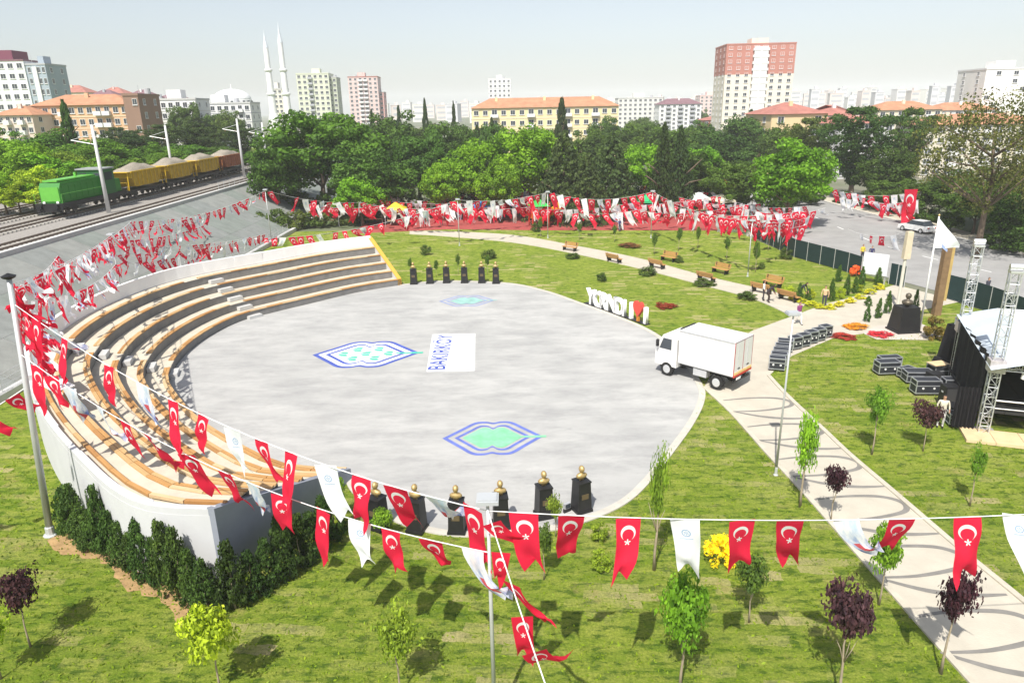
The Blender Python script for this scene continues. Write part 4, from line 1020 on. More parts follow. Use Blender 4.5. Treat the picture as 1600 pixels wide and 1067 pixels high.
def wagon(y, L, body, dark, label, seed):
    t = thing('hopper_wagon', (-49, y, 5.35), 0, label, 'wagon', 'gravel wagons')
    MB().box((0, 0, 1.0), (2.5, L, .3)).build('frame', DARKM, t)
    mb = MB(); hl = L / 2 - .9
    mb.slabx([(-hl + .9, 1.5), (-hl, 2.6), (-hl, 3.35), (hl, 3.35), (hl, 2.6), (hl - .9, 1.5)], -1.42, 1.42)
    mb.build('hopper', dark, t)
    for s in (-1, 1):
        for i in range(7): MB().box((s * 1.46, -hl + .5 + i * (2 * hl - 1) / 6, 2.5), (.08, .09, 1.7)).build('rib', body, t)
        MB().box((s * 1.46, 0, 3.38), (.16, 2 * hl + .1, .14)).build('top_rail', body, t)
        mb = MB(); mb.box((0, s * (hl + .02), 3.0), (2.9, .1, .78)); mb.box((0, s * (hl + .45), 3.36), (2.8, .85, .06)); mb.build('end_sheet', body, t)
        for q in (-1, 1): MB().cyl((q * 1.2, s * (L / 2 - .25), 1.1), (q * 1.2, s * (L / 2 - .1) * .93, 3.3), .06, n=6).build('corner_post', body, t)
        mb = MB(); mb.tube([(-1.1, s * (L / 2 - .15), 1.15), (-1.1, s * (L / 2 - .15), 2.1), (1.1, s * (L / 2 - .15), 2.1), (1.1, s * (L / 2 - .15), 1.15)], .03, 5); mb.build('handrail', body, t)
    gravel_heap(2 * hl - .1, 2.7, .85, seed).build('gravel_load', GRAV, t, (0, 0, 3.3), smooth=True)
    for q in (-1, 1): bogie(t, q * (L / 2 - 1.7))
wagon(95.0, 9.6, yel, yeld, 'yellow hopper wagon heaped with gravel, coupled behind the green locomotive', 1)
wagon(105.2, 9.6, yel, yeld, 'second yellow hopper wagon heaped with gravel', 2)
wagon(115.4, 9.6, yel, yeld, 'third yellow hopper wagon heaped with gravel, next to the rusty one', 3)
wagon(125.8, 9.8, M('wagon_rust', (.36, .13, .045), .8, .3, 2), RUST, 'rusty red hopper wagon heaped with gravel at the far end of the train', 4)
# overhead line masts
for i, (x, y, h, lab) in enumerate(((-45.6, 81.0, 9.6, 'tall concrete overhead line mast in front of the locomotive cab'), (-52.0, 112.0, 9.0, 'overhead line mast behind the yellow gravel wagons'), (-45.6, 124.5, 9.6, 'overhead line mast near the far end of the train'), (-44.6, 134.0, 8.8, 'farthest overhead line mast beside the big dark tree'))):
    t = thing('line_mast', (x, y, 5), 0, lab, 'mast', 'overhead line masts')
    MB().cyl((0, 0, 0), (0, 0, h), .24, .15, 10).build('pole', M('mast_concrete', (.58, .58, .58), .8, .08, 1), t, smooth=True)
    mb = MB(); mb.tube([(0, 0, h - 2.1), (-2.6, 0, h - 1.6)], .05, 6); mb.tube([(0, 0, h - .9), (-2.6, 0, h - 1.6)], .03, 6); mb.build('bracket', STEEL, t)
    for q in (-.5, -2.2): MB().lathe([(.03, 0), (.08, .05), (.03, .1), (.08, .15), (.03, .2)], (q, 0, h - 2.0), 8).build('insulator', M('insulator', (.25, .12, .08), .3, .1, 2), t)

# ================================================================== THINGS ON AND AROUND THE PLAZA
GOLD = M('old_gold', (.50, .36, .16), .45, .25, 8, metal=.5)
def pedestal(p, rz, h, w_, label, group):
    t = thing('bust_monument', (p.x, p.y, .03), rz, label, 'monument', group)
    mb = MB(); mb.box((0, 0, .06), (w_ * 1.12, w_ * 1.12, .12)); mb.box((0, 0, .12 + h * .5), (w_, w_, h), top=.86); mb.box((0, 0, .14 + h), (w_ * .94, w_ * .94, .06)); mb.build('pedestal', DARKM, t)
    MB().box((0, -w_ * .475, h * .62), (w_ * .5, .02, .22)).build('plaque', M('plaque_bronze', (.12, .09, .05), .4, .2, 5), t)
    z = h + .17
    b = MB(); n = 14; prof = [(.10, .02, 0), (.11, .03, .05), (.09, .07, .08), (.22, .12, .14), (.25, .13, .22), (.20, .12, .28), (.075, .075, .32), (.07, .075, .37), (.10, .115, .41), (.115, .135, .48), (.11, .13, .55), (.07, .09, .61), (.015, .02, .635)]
    V = [(rx * math.cos(2 * math.pi * j / n), ry * math.sin(2 * math.pi * j / n) - (.035 if (zz in (.48,) and j in (10, 11)) else 0), z + zz) for rx, ry, zz in prof for j in range(n)]
    b.add(V, [(i * n + j, i * n + (j + 1) % n, (i + 1) * n + (j + 1) % n, (i + 1) * n + j) for i in range(len(prof) - 1) for j in range(n)] + [tuple(range(n - 1, -1, -1)), tuple(range((len(prof) - 1) * n, len(prof) * n))])
    b.build('bust', GOLD, t, smooth=True)
    return t
for i, (x, y) in enumerate(((592, 824), (652, 828), (715, 830), (783, 822), (850, 806), (908, 797))):
    o = pedestal(G(x, y), (-.5, -.3, -.1, .1, .3, .45)[i], 1.18, .62, None, 'pedestals on the near rim'); row(o, 'black pedestal with golden bust on the near plaza rim')
for i, (x, y) in enumerate(((647, 444), (672, 443), (698, 442), (726, 442), (753, 442), (775, 443))):
    o = pedestal(G(x, y), 0, 1.25, .62, None, 'pedestals on the far rim'); row(o, 'black pedestal with bust on the far plaza rim')
p = G(886, 800); t = thing('floodlight', (p.x, p.y, .03), .6, 'small silver floodlight on the ground beside the rightmost near pedestal', 'light')
MB().box((0, 0, .28), (.3, .12, .22)).build('housing', ALU, t); MB().box((0, -.065, .28), (.26, .01, .18)).build('lens', GLASS, t); MB().box((0, 0, .08), (.34, .1, .16)).build('bracket', DARKM, t)

# standing letters on the far right rim
A, B = G(917, 474), G(1012, 508); d = (B - A); rz = math.atan2(d.y, d.x); L = d.length
t = thing('letter_sign', A, rz, 'row of tall white standing letters with a red shape on the plaza rim', 'sign')
chars = 'YORNDIJ'; xs = [0.0, .125, .245, .365, .495, .62, .70]
for ch, f in zip(chars, xs):
    me = text_mesh(ch, 1.75, .13, 0, 'LEFT', .045); me.materials.clear(); me.materials.append(M('letter_white', (.82, .82, .82), .45, .02, 2))
    x0 = min(v.co.x for v in me.vertices)
    o = put('letter', me, t, (f * L - x0, 0, .06)); o.rotation_euler = (math.radians(90), 0, 0); o.scale = (.92, 1.05, 1)
hp_ = []
for i in range(36):
    a = i / 36 * 6.283; hp_.append((.052 * 16 * math.sin(a) ** 3 * .62, .045 * (13 * math.cos(a) - 5 * math.cos(2 * a) - 2 * math.cos(3 * a) - math.cos(4 * a))))
mb = MB(); n = len(hp_); hx, hz = .855 * L, 1.05
mb.add([(hx + x, -.12, hz + z) for x, z in hp_] + [(hx + x, .12, hz + z) for x, z in hp_], [tuple(range(n)), tuple(range(2 * n - 1, n - 1, -1))] + [(i, n + i, n + (i + 1) % n, (i + 1) % n) for i in range(n)])
o = mb.build('red_shape', M('sign_red', (.62, .07, .05), .45, .1, 3), t)
MB().box((hx, 0, .25), (.18, .2, .5)).build('stand', M('sign_orange', (.60, .25, .04), .5, .1, 3), t)
me = text_mesh('I', 1.75, .13, 0, 'LEFT', .06); me.materials.clear(); me.materials.append(MATS['letter_white']); o = put('letter', me, t, (.94 * L, 0, .06)); o.rotation_euler = (math.radians(90), 0, 0); o.scale = (.95, 1.0, 1)
MB().box((L * .49, .02, .03), (L * 1.02, .5, .06)).build('base', DARKM, t)

# box truck
RC = Vector((12.3, 36.4, .03)); hd = Vector((-.70, .714, 0)); rz = math.atan2(hd.y, hd.x)
t = thing('box_truck', RC, rz, 'white box truck parked across the plaza edge, rear doors towards the path', 'truck', None, (.95, 1, 1))
TW = M('truck_white', (.74, .735, .72), .4, .06, 1.5, spec=.5); W2 = 2.05
# local frame: x forward, y left; near (left) side at y=0, body spreads to y=-W2
MB().box((1.95, -W2 / 2, 2.02), (3.7, W2, 2.0)).build('cargo_box', TW, t)
for q in range(4): MB().box((.5 + q * .95, .008, 2.02), (.035, .02, 1.94)).build('panel_rib', TW, t)
for z in (1.05, 2.99): MB().box((1.95, .012, z), (3.68, .03, .07)).build('edge_rail', ALU, t)
MB().box((.035, -.55, .82), (.02, .5, .13)).build('number_plate', WHITEP, t)
fr = M('truck_trim_red', (.42, .08, .09), .5, .1, 3)
for yy in (-.03, -W2 / 2, -W2 + .03): MB().box((.085, yy, 2.02), (.035, .05, 1.96)).build('door_seal', fr, t)
MB().box((.085, -W2 / 2, 3.0), (.035, W2 - .02, .05)).build('top_trim', M('truck_trim_grey', (.35, .30, .32), .5, .1, 3), t)
for yy in (-.52, -1.53):
    dn = MB().box((.082, yy, 2.03), (.03, .92, 1.86)).build('rear_door', TW, t)
    MB().cyl((.05, yy + .12, 1.15), (.05, yy + .12, 2.9), .018, n=6).build('lock_rod', STEEL, dn)
    MB().box((.055, yy, 1.42), (.03, .28, .05)).build('handle', DARKM, dn)
MB().box((.06, -W2 / 2, 1.02), (.05, W2, .12)).build('rear_bar', M('reflector_red', (.55, .04, .03), .4, .1, 3), t)
MB().box((.06, -W2 / 2, 1.16), (.045, W2 - .1, .14)).build('reflector_strip', M('reflector_amber', (.75, .50, .20), .4, .1, 3), t)
mb = MB(); mb.box((2.6, -.55, .8), (5.0, .14, .22)); mb.box((2.6, -W2 + .55, .8), (5.0, .14, .22)); mb.build('chassis', DARKM, t)
MB().box((2.3, -.28, .72), (.9, .45, .42)).build('fuel_tank', ALU, t)
MB().box((.15, -W2 / 2, .66), (.1, W2 - .2, .12)).build('bumper', DARKM, t)
mb = MB(); prof = [(3.95, .62), (3.95, 2.35), (4.2, 2.55), (5.0, 2.5), (5.42, 1.65), (5.5, 1.45), (5.52, .62)]
n = len(prof); V = [(x, -.03, z) for x, z in prof] + [(x, -W2 + .03, z) for x, z in prof]
mb.add(V, [tuple(range(n - 1, -1, -1)), tuple(range(n, 2 * n))] + [(i, (i + 1) % n, n + (i + 1) % n, n + i) for i in range(n)]); cab = mb.build('cab', TW, t); bm_fix(cab)
mb = MB(); s = .012
mb.add([(5.03 + s, -.15, 2.44 + s), (5.40 + s, -.15, 1.70 + s), (5.40 + s, -W2 + .15, 1.70 + s), (5.03 + s, -W2 + .15, 2.44 + s)], [(0, 1, 2, 3)]); mb.build('windscreen', GLASS, cab)
for yy in (-.022, -W2 + .022):
    mb = MB(); P = [(4.35, yy, 1.65), (5.22, yy, 1.65), (4.95, yy, 2.32), (4.35, yy, 2.32)]; mb.add(P, [(0, 1, 2, 3)]); mb.build('side_window', GLASS, cab)
    MB().box((4.85, yy, 1.35), (.02, .012, .02)).build('door_handle', DARKM, cab)
for yy in (.16, -W2 - .16): MB().box((5.25, yy, 2.0), (.12, .16, .42)).build('mirror', DARKM, t)
for yy in (-.35, -W2 + .35): MB().box((5.53, yy, .98), (.03, .35, .2)).build('headlight', M('headlight_glass', (.7, .7, .7), .15, .05, 2), t)
MB().box((3.88, -W2 / 2, 2.3), (.1, W2 - .5, 1.5)).build('headboard', DARKM, t)
tyre = M('tyre', (.02, .02, .02), .9, .1, 4)
for x in (1.15, 4.62):
    for yy, s in ((-.14, 1), (-W2 + .14, -1)):
        wl = MB().cyl((x, yy - .13, .42), (x, yy + .13, .42), .42, n=20).build('wheel', tyre, t)
        MB().cyl((x, yy + s * .125, .42), (x, yy + s * .145, .42), .27, .22, 16).build('rim', ALU, wl)
    for yy in (-.14, -W2 + .14):
        mb = MB(); mb.tube([(x + .5 * math.cos(a), yy, .45 + .5 * math.sin(a)) for a in [i * math.pi / 8 for i in range(9)]], .06, 5); mb.build('mudguard', DARKM, t)

# flight cases
def case(p, rz, L, W, H, label, group, n_lid=.6):
    t = thing('flight_case', (p.x, p.y, p.z), rz, label, 'case', group)
    bz = .14
    MB().box((0, 0, bz + H / 2), (L - .03, W - .03, H - .03)).build('shell', M('case_black', (.03, .033, .042), .5, .2, 3), t)
    ed = M('case_edge', (.50, .52, .55), .35, .1, 3, metal=.5)
    mb = MB()
    for sx in (-1, 1):
        for sy in (-1, 1): mb.box((sx * (L / 2 - .02), sy * (W / 2 - .02), bz + H / 2), (.045, .045, H))
        for z in (bz + .02, bz + H * n_lid, bz + H - .02): mb.box((sx * (L / 2 - .018), 0, z), (.045, W - .05, .045))
    for sy in (-1, 1):
        for z in (bz + .02, bz + H * n_lid, bz + H - .02): mb.box((0, sy * (W / 2 - .018), z), (L - .05, .045, .045))
    mb.build('edging', ed, t)
    for sx in (-1, 1): MB().cyl((sx * L * .22, -W / 2 - .002, bz + H * .42), (sx * L * .22, -W / 2 - .02, bz + H * .42), .06, n=10).build('latch', WHITEP, t)
    for sx in (-1, 1):
        for sy in (-1, 1): MB().cyl((sx * (L / 2 - .1), sy * (W / 2 - .1) - .02, .07), (sx * (L / 2 - .1), sy * (W / 2 - .1) + .02, .07), .07, n=8).build('caster', DARKM, t)
    return t
ra = [G(1213, 578), G(1216, 571), G(1219, 564), G(1222, 557), G(1226, 549)]
for i, p in enumerate(ra):
    row(case(p, -.35, .95, .62, .7, None, 'cases in two rows on the path'), 'black flight case in the row receding beside the lamp')
for i, (x, y) in enumerate(((1241, 545), (1254, 541), (1266, 536), (1278, 532), (1288, 527))):
    row(case(G(x, y), .35, .75, .62, .74, None, 'cases in two rows on the path'), 'black flight case in the row along the lawn edge')
for (x, y, L, W, H, r_, lab) in [(1384, 584, 1.3, .7, .7, .05, 'black flight case standing alone on the lawn, nearer of the pair'), (1388, 573, 1.3, .6, .55, .05, 'black flight case behind the lone case on the lawn'),
        (1432, 597, 1.5, .8, .6, -.1, 'long black flight case left of the stage heap'), (1444, 615, 1.35, .7, .75, -.05, 'black flight case with pale edges in front of the stage heap'), (1468, 590, 1.3, .8, .7, .1, 'black flight case at the back of the stage heap'),
        (1482, 614, .8, .6, .75, -.1, 'small square black flight case beside the stage curtain'), (1492, 664, .8, .6, .55, -.2, 'small black flight case at the corner of the plywood platform'), (1415, 590, .9, .6, .5, .4, 'low black flight case at the left of the stage heap')]:
    case(G(x, y), r_, L, W, H, lab, 'cases on the lawn by the stage')
p = G(1478, 583); t = thing('covered_stack', (p.x, p.y, 0), .2, 'tall stack of equipment under a black cover behind the cases', 'stack')
mb = MB(); mb.box((0, 0, .5), (1.6, 1.2, 1.0), top=.75); mb.box((0, 0, 2.0), (1.0, .8, 2.1), top=.6); mb.build('black_cover', M('black_cloth', (.016, .015, .018), .85, .3, 4, bump=.5, bscale=6), t)
MB().cyl((0, 0, 2.9), (0, 0, 3.5), .05, n=8).build('pole', STEEL, t)

# ------------------------------------------------------------------ stage
SO = Vector((22.8, 31.0, 0)); SA = math.atan2(-.34, .94)
st = thing('concert_stage', SO, SA, 'outdoor stage with white canopy, aluminium truss towers and black side curtain', 'stage')
for i in range(12):
    MB().box((-.95 + 1.22 / 2 + i * 1.22, -.55, .09), (1.2, 1.5, .14)).build('platform_board', PALEW, st)
for i in range(8): MB().box((.3 + i * 1.22, 3.8, 1.0), (1.2, 6.6, .12)).build('deck_panel', M('deck_black', (.03, .03, .03), .7, .2, 2), st)
def truss(h, w_=.42):
    mb = MB(); q = w_ / 2
    for sx in (-q, q):
        for sy in (-q, q): mb.cyl((sx, sy, 0), (sx, sy, h), .028, n=6)
    k = int(h / .5)
    for i in range(k):
        z0, z1 = h * i / k, h * (i + 1) / k
        for (a, b) in (((-q, -q), (q, -q)), ((q, -q), (q, q)), ((q, q), (-q, q)), ((-q, q), (-q, -q))):
            if i % 2: a, b = b, a
            mb.cyl((*a, z0), (*b, z1), .014, n=5, caps=False); mb.cyl((*a, z1), (*b, z1), .02, n=5, caps=False)
    return mb
tm = truss(8.0).mesh('truss_tower', ALU)
SWD = 9.5; SDP = 6.5
for (x, y) in ((0, 0), (0, SDP), (SWD, 0), (SWD, SDP)):
    put('truss_tower', tm, st, (x, y, 0))
    mb = MB(); mb.box((x, y, 8.05), (.5, .5, .1)); mb.cyl((x - .26, y, 8.25), (x + .26, y, 8.25), .16, n=12); mb.build('head_block', ALU, st)
    mb = MB(); mb.box((x, y, 3.55), (.66, .66, .6)); mb.build('sleeve_block', M('sleeve_metal', (.60, .55, .56), .4, .25, 6, metal=.4), st)
    MB().box((x, y, .08), (1.1, 1.1, .1)).build('tower_base', ALU, st)
hb = truss(SWD, .36).mesh('roof_truss', ALU)
for y in (0, SDP):
    o = put('roof_truss', hb, st, (0, y, 3.55)); o.rotation_euler = (0, math.pi / 2, 0)
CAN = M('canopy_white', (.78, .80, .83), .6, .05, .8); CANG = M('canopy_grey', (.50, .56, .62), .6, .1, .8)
mb = MB(); e = .35; z0, z1 = 3.75, 4.75
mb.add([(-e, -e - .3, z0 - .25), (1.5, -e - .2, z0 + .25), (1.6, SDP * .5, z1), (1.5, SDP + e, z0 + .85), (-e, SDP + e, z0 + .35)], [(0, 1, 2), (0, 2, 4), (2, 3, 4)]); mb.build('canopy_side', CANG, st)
mb = MB(); mb.add([(1.5, -e - .2, z0 + .25), (SWD + e, -e - .2, z0 + .25), (SWD + e, SDP * .5, z1), (1.6, SDP * .5, z1), (SWD + e, SDP + e, z0 + .85), (1.5, SDP + e, z0 + .85)], [(0, 1, 2, 3), (3, 2, 4, 5)]); mb.build('canopy_top', CAN, st)
mb = MB(); mb.box((SWD / 2 + .6, -e - .25, z0 + .08), (SWD - 1.2, .04, .34)); mb.build('canopy_valance', CAN, st)
BC = MATS['black_cloth']
def curtain(x0, y0, x1, y1, za, zb, name):
    n = 28; mb = MB(); V = []
    dx, dy = x1 - x0, y1 - y0; L = math.hypot(dx, dy); q = (-dy / L, dx / L)
    for z, a in ((za, 1.3), (zb, .7)):
        for i in range(n + 1):
            t_ = i / n; w_ = .09 * math.sin(t_ * n * 1.35) * a; V.append((x0 + dx * t_ + q[0] * w_, y0 + dy * t_ + q[1] * w_, z))
    mb.add(V, [(i, i + 1, n + 2 + i, n + 1 + i) for i in range(n)]); return mb.build(name, BC, st)
curtain(-.3, .25, -.25, SDP, .1, 4.0, 'side_curtain'); curtain(-.25, SDP + .1, SWD, SDP + .1, .1, 4.2, 'back_curtain')
curtain(-1.35, .1, -.35, .15, .16, 2.3, 'front_curtain')
mb = MB(); mb.tube([(.3, .1, 1.75), (SWD, .1, 1.75)], .04, 6); mb.tube([(.3, .1, 1.35), (SWD, .1, 1.35)], .025, 6); mb.build('guard_rail', ALU, st)
for i in range(5):
    MB().lathe([(.02, 0), (.13, .05), (.11, .32), (.05, .36)], (1.2 + i * .35, .0, 2.95), 10).build('stage_light', WHITEP if i < 2 else DARKM, st)
for i, (x, y, hh, lab) in enumerate(((1476, 578, 1.3, 'black loudspeaker behind the heap of cases by the stage'), (1480, 634, 1.15, 'black loudspeaker close to the stage curtain'), (1458, 606, .9, 'low black loudspeaker among the cases'), (1484, 652, .7, 'small black monitor speaker beside the ramp'))):
    p = G(x, y); t = thing('loudspeaker', (p.x, p.y, .02), -.3 + .2 * i, lab, 'loudspeaker', 'loudspeakers by the stage')
    MB().box((0, 0, hh / 2), (.75, .7, hh), top=.96).build('cabinet', DARKM, t); MB().box((0, -.355, hh / 2), (.62, .03, hh * .86)).build('grille', M('speaker_grille', (.05, .05, .052), .6, .3, 30), t)
    for s_ in (-1, 1): MB().box((s_ * .385, 0, hh * .7), (.03, .16, .08)).build('handle', STEEL, t)
for i, (x, y, a, b, rz_) in enumerate(((1462, 592, 1.0, .7, .2), (1492, 640, .7, 1.6, -.1))):
    p = G(x, y); o = MB().box((0, 0, .03 if i else .95), (a, b, .05)).build('plywood_sheet', PALEW, None, (p.x, p.y, .02), rz_)
    tag(o, ('plywood sheet lying on top of the cases by the stage', 'plywood ramp leading up beside the stage curtain')[i], 'board')

# ------------------------------------------------------------------ flagpole, monument, sign board, fences
p = G(1437, 516); t = thing('flagpole', (p.x, p.y, .02), 0, 'white flagpole flying a white pennant behind the monument', 'flagpole')
MB().cyl((0, 0, 0), (0, 0, 8.0), .07, .045, 10).build('pole', WHITEP, t, smooth=True); MB().lathe([(.02, 8.0), (.08, 8.08), (.02, 8.16)], n=10).build('finial', GOLD, t)
mb = MB(); nu, nv = 10, 6; V = []
for j in range(nv + 1):
    for i in range(nu + 1):
        u, v = i / nu, j / nv
        V.append((.06 + u * 1.75, .12 * math.sin(u * 7 + v * 2) * u, 7.85 - v * 2.0 * (1 - .92 * u) - u * 1.75 * 1.05 - .1 * u * math.sin(v * 3)))
mb.add(V, [(j * (nu + 1) + i, j * (nu + 1) + i + 1, (j + 1) * (nu + 1) + i + 1, (j + 1) * (nu + 1) + i) for j in range(nv) for i in range(nu)])
fl = mb.build('pennant', M('pennant_white', (.80, .82, .86), .7, .03, 2), t, smooth=True)
mb = MB(); mb.add([(.5, -.06, 6.15), (.95, -.03, 5.75), (.95, -.03, 5.55), (.5, -.06, 5.9)], [(0, 1, 2, 3)]); mb.build('emblem', paint('pennant_blue', (.35, .45, .75)), fl)
p = G(1411, 517); t = thing('bust_monument', (p.x, p.y, .022), .1, 'large black marble monument base with a bust beside the flagpole', 'monument')
mb = MB(); mb.box((0, 0, .06), (1.75, 1.5, .12)); mb.box((0, 0, .95), (1.6, 1.35, 1.7), top=.8); mb.build('pedestal', DARKM, t)
b = MB(); b.lathe([(.12, 0), (.14, .06), (.34, .16), (.38, .32), (.28, .42), (.12, .48), (.11, .55), (.17, .62), (.2, .74), (.17, .86), (.06, .93)], (0, 0, 1.8), 14); b.build('bust', M('dark_bronze', (.14, .12, .09), .4, .2, 5, metal=.5), t, smooth=True)
p = G(1402, 482); t = thing('stone_post', (p.x, p.y, 0), 0, 'tall pale post with a wider wooden top left of the flagpole', 'post')
MB().cyl((0, 0, 0), (0, 0, 4.2), .12, .12, 8).build('shaft', M('post_pale', (.62, .60, .52), .8, .1, 2), t); MB().box((.04, 0, 5.0), (.5, .4, 2.1), top=.9).build('post_top', M('post_cream', (.62, .54, .40), .8, .15, 2), t)
p = G(1462, 492); t = thing('wooden_post', (p.x, p.y, 0), 0, 'thick brown timber post standing right of the flagpole', 'post')
MB().box((0, 0, 2.9), (.5, .5, 5.8), top=.95).build('post_core', M('timber_brown', (.22, .14, .075), .8, .25, 3), t); MB().box((.42, .1, 3.4), (.3, .3, 4.6)).build('post_board', M('timber_yellow', (.48, .34, .13), .8, .2, 3), t)
a, b = G(1345, 440), G(1383, 446); t = thing('sign_board', a, math.atan2(b.y - a.y, b.x - a.x), 'blank white sign board standing behind the corner garden', 'sign')
L = (b - a).length; MB().box((L / 2, 0, 1.75), (L, .1, 1.9)).build('panel', M('board_white', (.74, .76, .80), .5, .03, 1), t)
for x in (.15, L - .15): MB().box((x, .1, .45), (.1, .1, .9)).build('leg', STEEL, t)
GRN = M('fence_green', (.012, .035, .036), .7, .2, 2)
def fence(pts, h, label):
    t = thing('screen_fence', (pts[0].x, pts[0].y, 0), 0, label, 'fence', 'green screen fences'); o = t.location.copy()
    P = resample([Vector((q.x, q.y, 0)) for q in pts], 2.0); post = MB().cyl((0, 0, 0), (0, 0, h + .08), .035, n=6).mesh('post', STEEL)
    for q in P: put('post', post, t, (q.x - o.x, q.y - o.y, 0))
    for a, b in zip(P, P[1:]):
        d = b - a; c = (a + b) / 2 - o
        MB().box((0, 0, h / 2 + .05), (d.length - .06, .02, h - .08)).build('screen_panel', GRN, t, (c.x, c.y, 0), math.atan2(d.y, d.x))
fence([G(1180, 372), G(1240, 402), G(1318, 424), G(1344, 433)], 1.9, 'dark green screen fence between the far lawn and the street')
fence([G(1478, 467), G(1500, 472), G(1560, 494), G(1640, 528)], 2.0, 'dark green screen fence behind the stage')
fence([G(1388, 444), G(1412, 450)], 1.9, 'short dark green fence piece right of the sign board')

# park benches
def bench(x, y, rz, wood, label=None):
    p = G(x, y); t = thing('park_bench', (p.x, p.y, .01), rz, label, 'bench', 'benches along the park path')
    for i in range(4): MB().box((0, -.21 + i * .13, .45), (1.9, .11, .04)).build('seat_slat', wood, t)
    for i in range(3): MB().box((0, .30 + .05 * i, .58 + i * .15), (1.9, .04, .12)).build('back_slat', wood, t)
    for sx in (-.75, .75):
        mb = MB(); mb.box((sx, 0, .22), (.07, .5, .44)); mb.box((sx, .32, .6), (.06, .06, .7)); mb.build('leg', DARKM, t)
    row(t, 'brown wooden bench beside the park path'); return t
for x, y, rz in ((890, 392, -.75), (1044, 408, -.9), (1125, 427, -1.0), (1027, 419, 2.2), (1104, 440, 2.2), (1206, 448, -1.0), (1190, 458, 2.2), (1232, 470, 2.1), (960, 410, 2.2)): bench(x, y, rz, WOODS[0])

# playground pieces and stalls far back
p = G(866, 352); t = thing('tube_slide', (p.x, p.y, 0), .4, 'curved yellow tube slide in the playground', 'slide')
mb = MB(); mb.tube([(1.2 * math.cos(a), .3 * a, 3.0 - a * .72) for a in [i * .35 for i in range(12)]], .55, 10); mb.build('tube', M('slide_yellow', (.75, .45, .01), .35, .05, 2), t, smooth=True)
for q in ((-.6, .2), (.6, 1.2)): MB().cyl((q[0], q[1], 0), (q[0], q[1], 3.2), .07, n=8).build('post', M('play_red', (.55, .05, .03), .4, .05, 2), t)
MB().box((0, -.8, 2.4), (1.6, 1.4, .12)).build('deck', M('play_orange', (.65, .22, .02), .5, .1, 2), t)
p = G(842, 354); t = thing('climbing_frame', (p.x, p.y, 0), .2, 'orange climbing frame beside the yellow slide', 'climbing frame')
for sx in (-1, 1):
    for sy in (-1, 1): MB().cyl((sx * 1.1, sy * 1.1, 0), (sx * 1.1, sy * 1.1, 3), .08, n=8).build('post', MATS['play_red'], t)
MB().box((0, 0, 1.3), (2.3, 2.3, .12)).build('deck', MATS['play_orange'], t); MB().box((0, 0, 3.3), (2.6, 2.6, .9), top=.05).build('roof', M('play_green', (.05, .40, .08), .5, .1, 2), t)
for s in (-1, 1): MB().box((s * 1.1, 0, 1.75), (.06, 2.1, .8)).build('side_panel', MATS['play_orange'], t)
for i, (x, y, c, lab) in enumerate(((520, 352, (.75, .75, .72), 'white market tent under the big dark tree'), (585, 350, (.72, .74, .76), 'white market tent left of the playground'), (620, 352, (.70, .55, .04), 'yellow topped market tent left of the playground'), (757, 345, (.05, .22, .55), 'blue topped stall behind the playground'), (1010, 338, (.03, .42, .16), 'green topped stall at the back of the park'), (1090, 335, (.70, .74, .74), 'white market tent behind the back lawn'), (1125, 338, (.72, .68, .5), 'cream market tent near the street trees'), (925, 330, (.74, .74, .74), 'white market tent below the spruces'), (800, 338, (.60, .60, .55), 'pale market tent behind the playground'))):
    p = G(x, y); t = thing('market_tent', (p.x, p.y, 0), rng.uniform(-.3, .3), lab, 'tent', 'tents behind the park'); cm = M('tent_%d' % i, c, .7, .05, 2)
    mb = MB(); mb.box((0, 0, 2.75), (3.0, 3.0, .9), top=.08); mb.build('roof', cm, t); mb = MB()
    for q in (-1.46, 1.46): MB().box((0, q, 2.2), (2.96, .03, .25)).build('valance', cm, t)
    for sx in (-1.4, 1.4):
        for sy in (-1.4, 1.4): MB().cyl((sx, sy, 0), (sx, sy, 2.3), .03, n=6).build('leg', STEEL, t)
    MB().box((0, -.6, .8), (2.4, .7, .06)).build('counter', WOODS[3], t)

# ------------------------------------------------------------------ vehicles in the street
def car(x, y, rz, colr, label, z=-.02):
    p = G(x, y); t = thing('parked_car', (p.x, p.y, z), rz, label, 'car', 'cars in the street')
    pm = M('car_paint_%d' % len(MATS), colr, .3, .03, 2, spec=.6)
    mb = MB(); prof = [(-2.1, .32), (-2.12, .78), (-1.95, .92), (-1.5, .95), (1.0, .95), (1.75, .86), (2.1, .7), (2.12, .32)]
    n = len(prof); V = [(x_, s * .86, z_) for s in (-1, 1) for x_, z_ in prof]
    mb.add(V, [tuple(range(n)), tuple(range(2 * n - 1, n - 1, -1))] + [(i, n + i, n + (i + 1) % n, (i + 1) % n) for i in range(n)]); bm_fix(mb.build('body', pm, t))
    mb = MB(); mb.add([(-1.75, s * .8, .94) for s in (-1, 1)] + [(1.0, s * .8, .94) for s in (-1, 1)] + [(-1.2, s * .62, 1.44) for s in (-1, 1)] + [(.3, s * .62, 1.44) for s in (-1, 1)], [(0, 2, 6, 4), (1, 5, 7, 3), (0, 4, 5, 1), (2, 3, 7, 6), (4, 6, 7, 5)]); mb.build('greenhouse', GLASS, t)
    MB().box((-.45, 0, 1.455), (1.5, 1.22, .04)).build('roof', pm, t)
    for x_ in (-1.3, 1.35):
        for s in (-1, 1):
            wl = MB().cyl((x_, s * .74, .32), (x_, s * .9, .32), .32, n=14).build('wheel', tyre, t); MB().cyl((x_, s * .9, .32), (x_, s * .915, .32), .19, n=12).build('rim', ALU, wl)
    for s in (-.6, .6):
        MB().box((2.1, s, .68), (.06, .34, .14)).build('headlight', MATS['headlight_glass'], t); MB().box((-2.12, s, .76), (.05, .3, .14)).build('tail_light', MATS['reflector_red'], t)
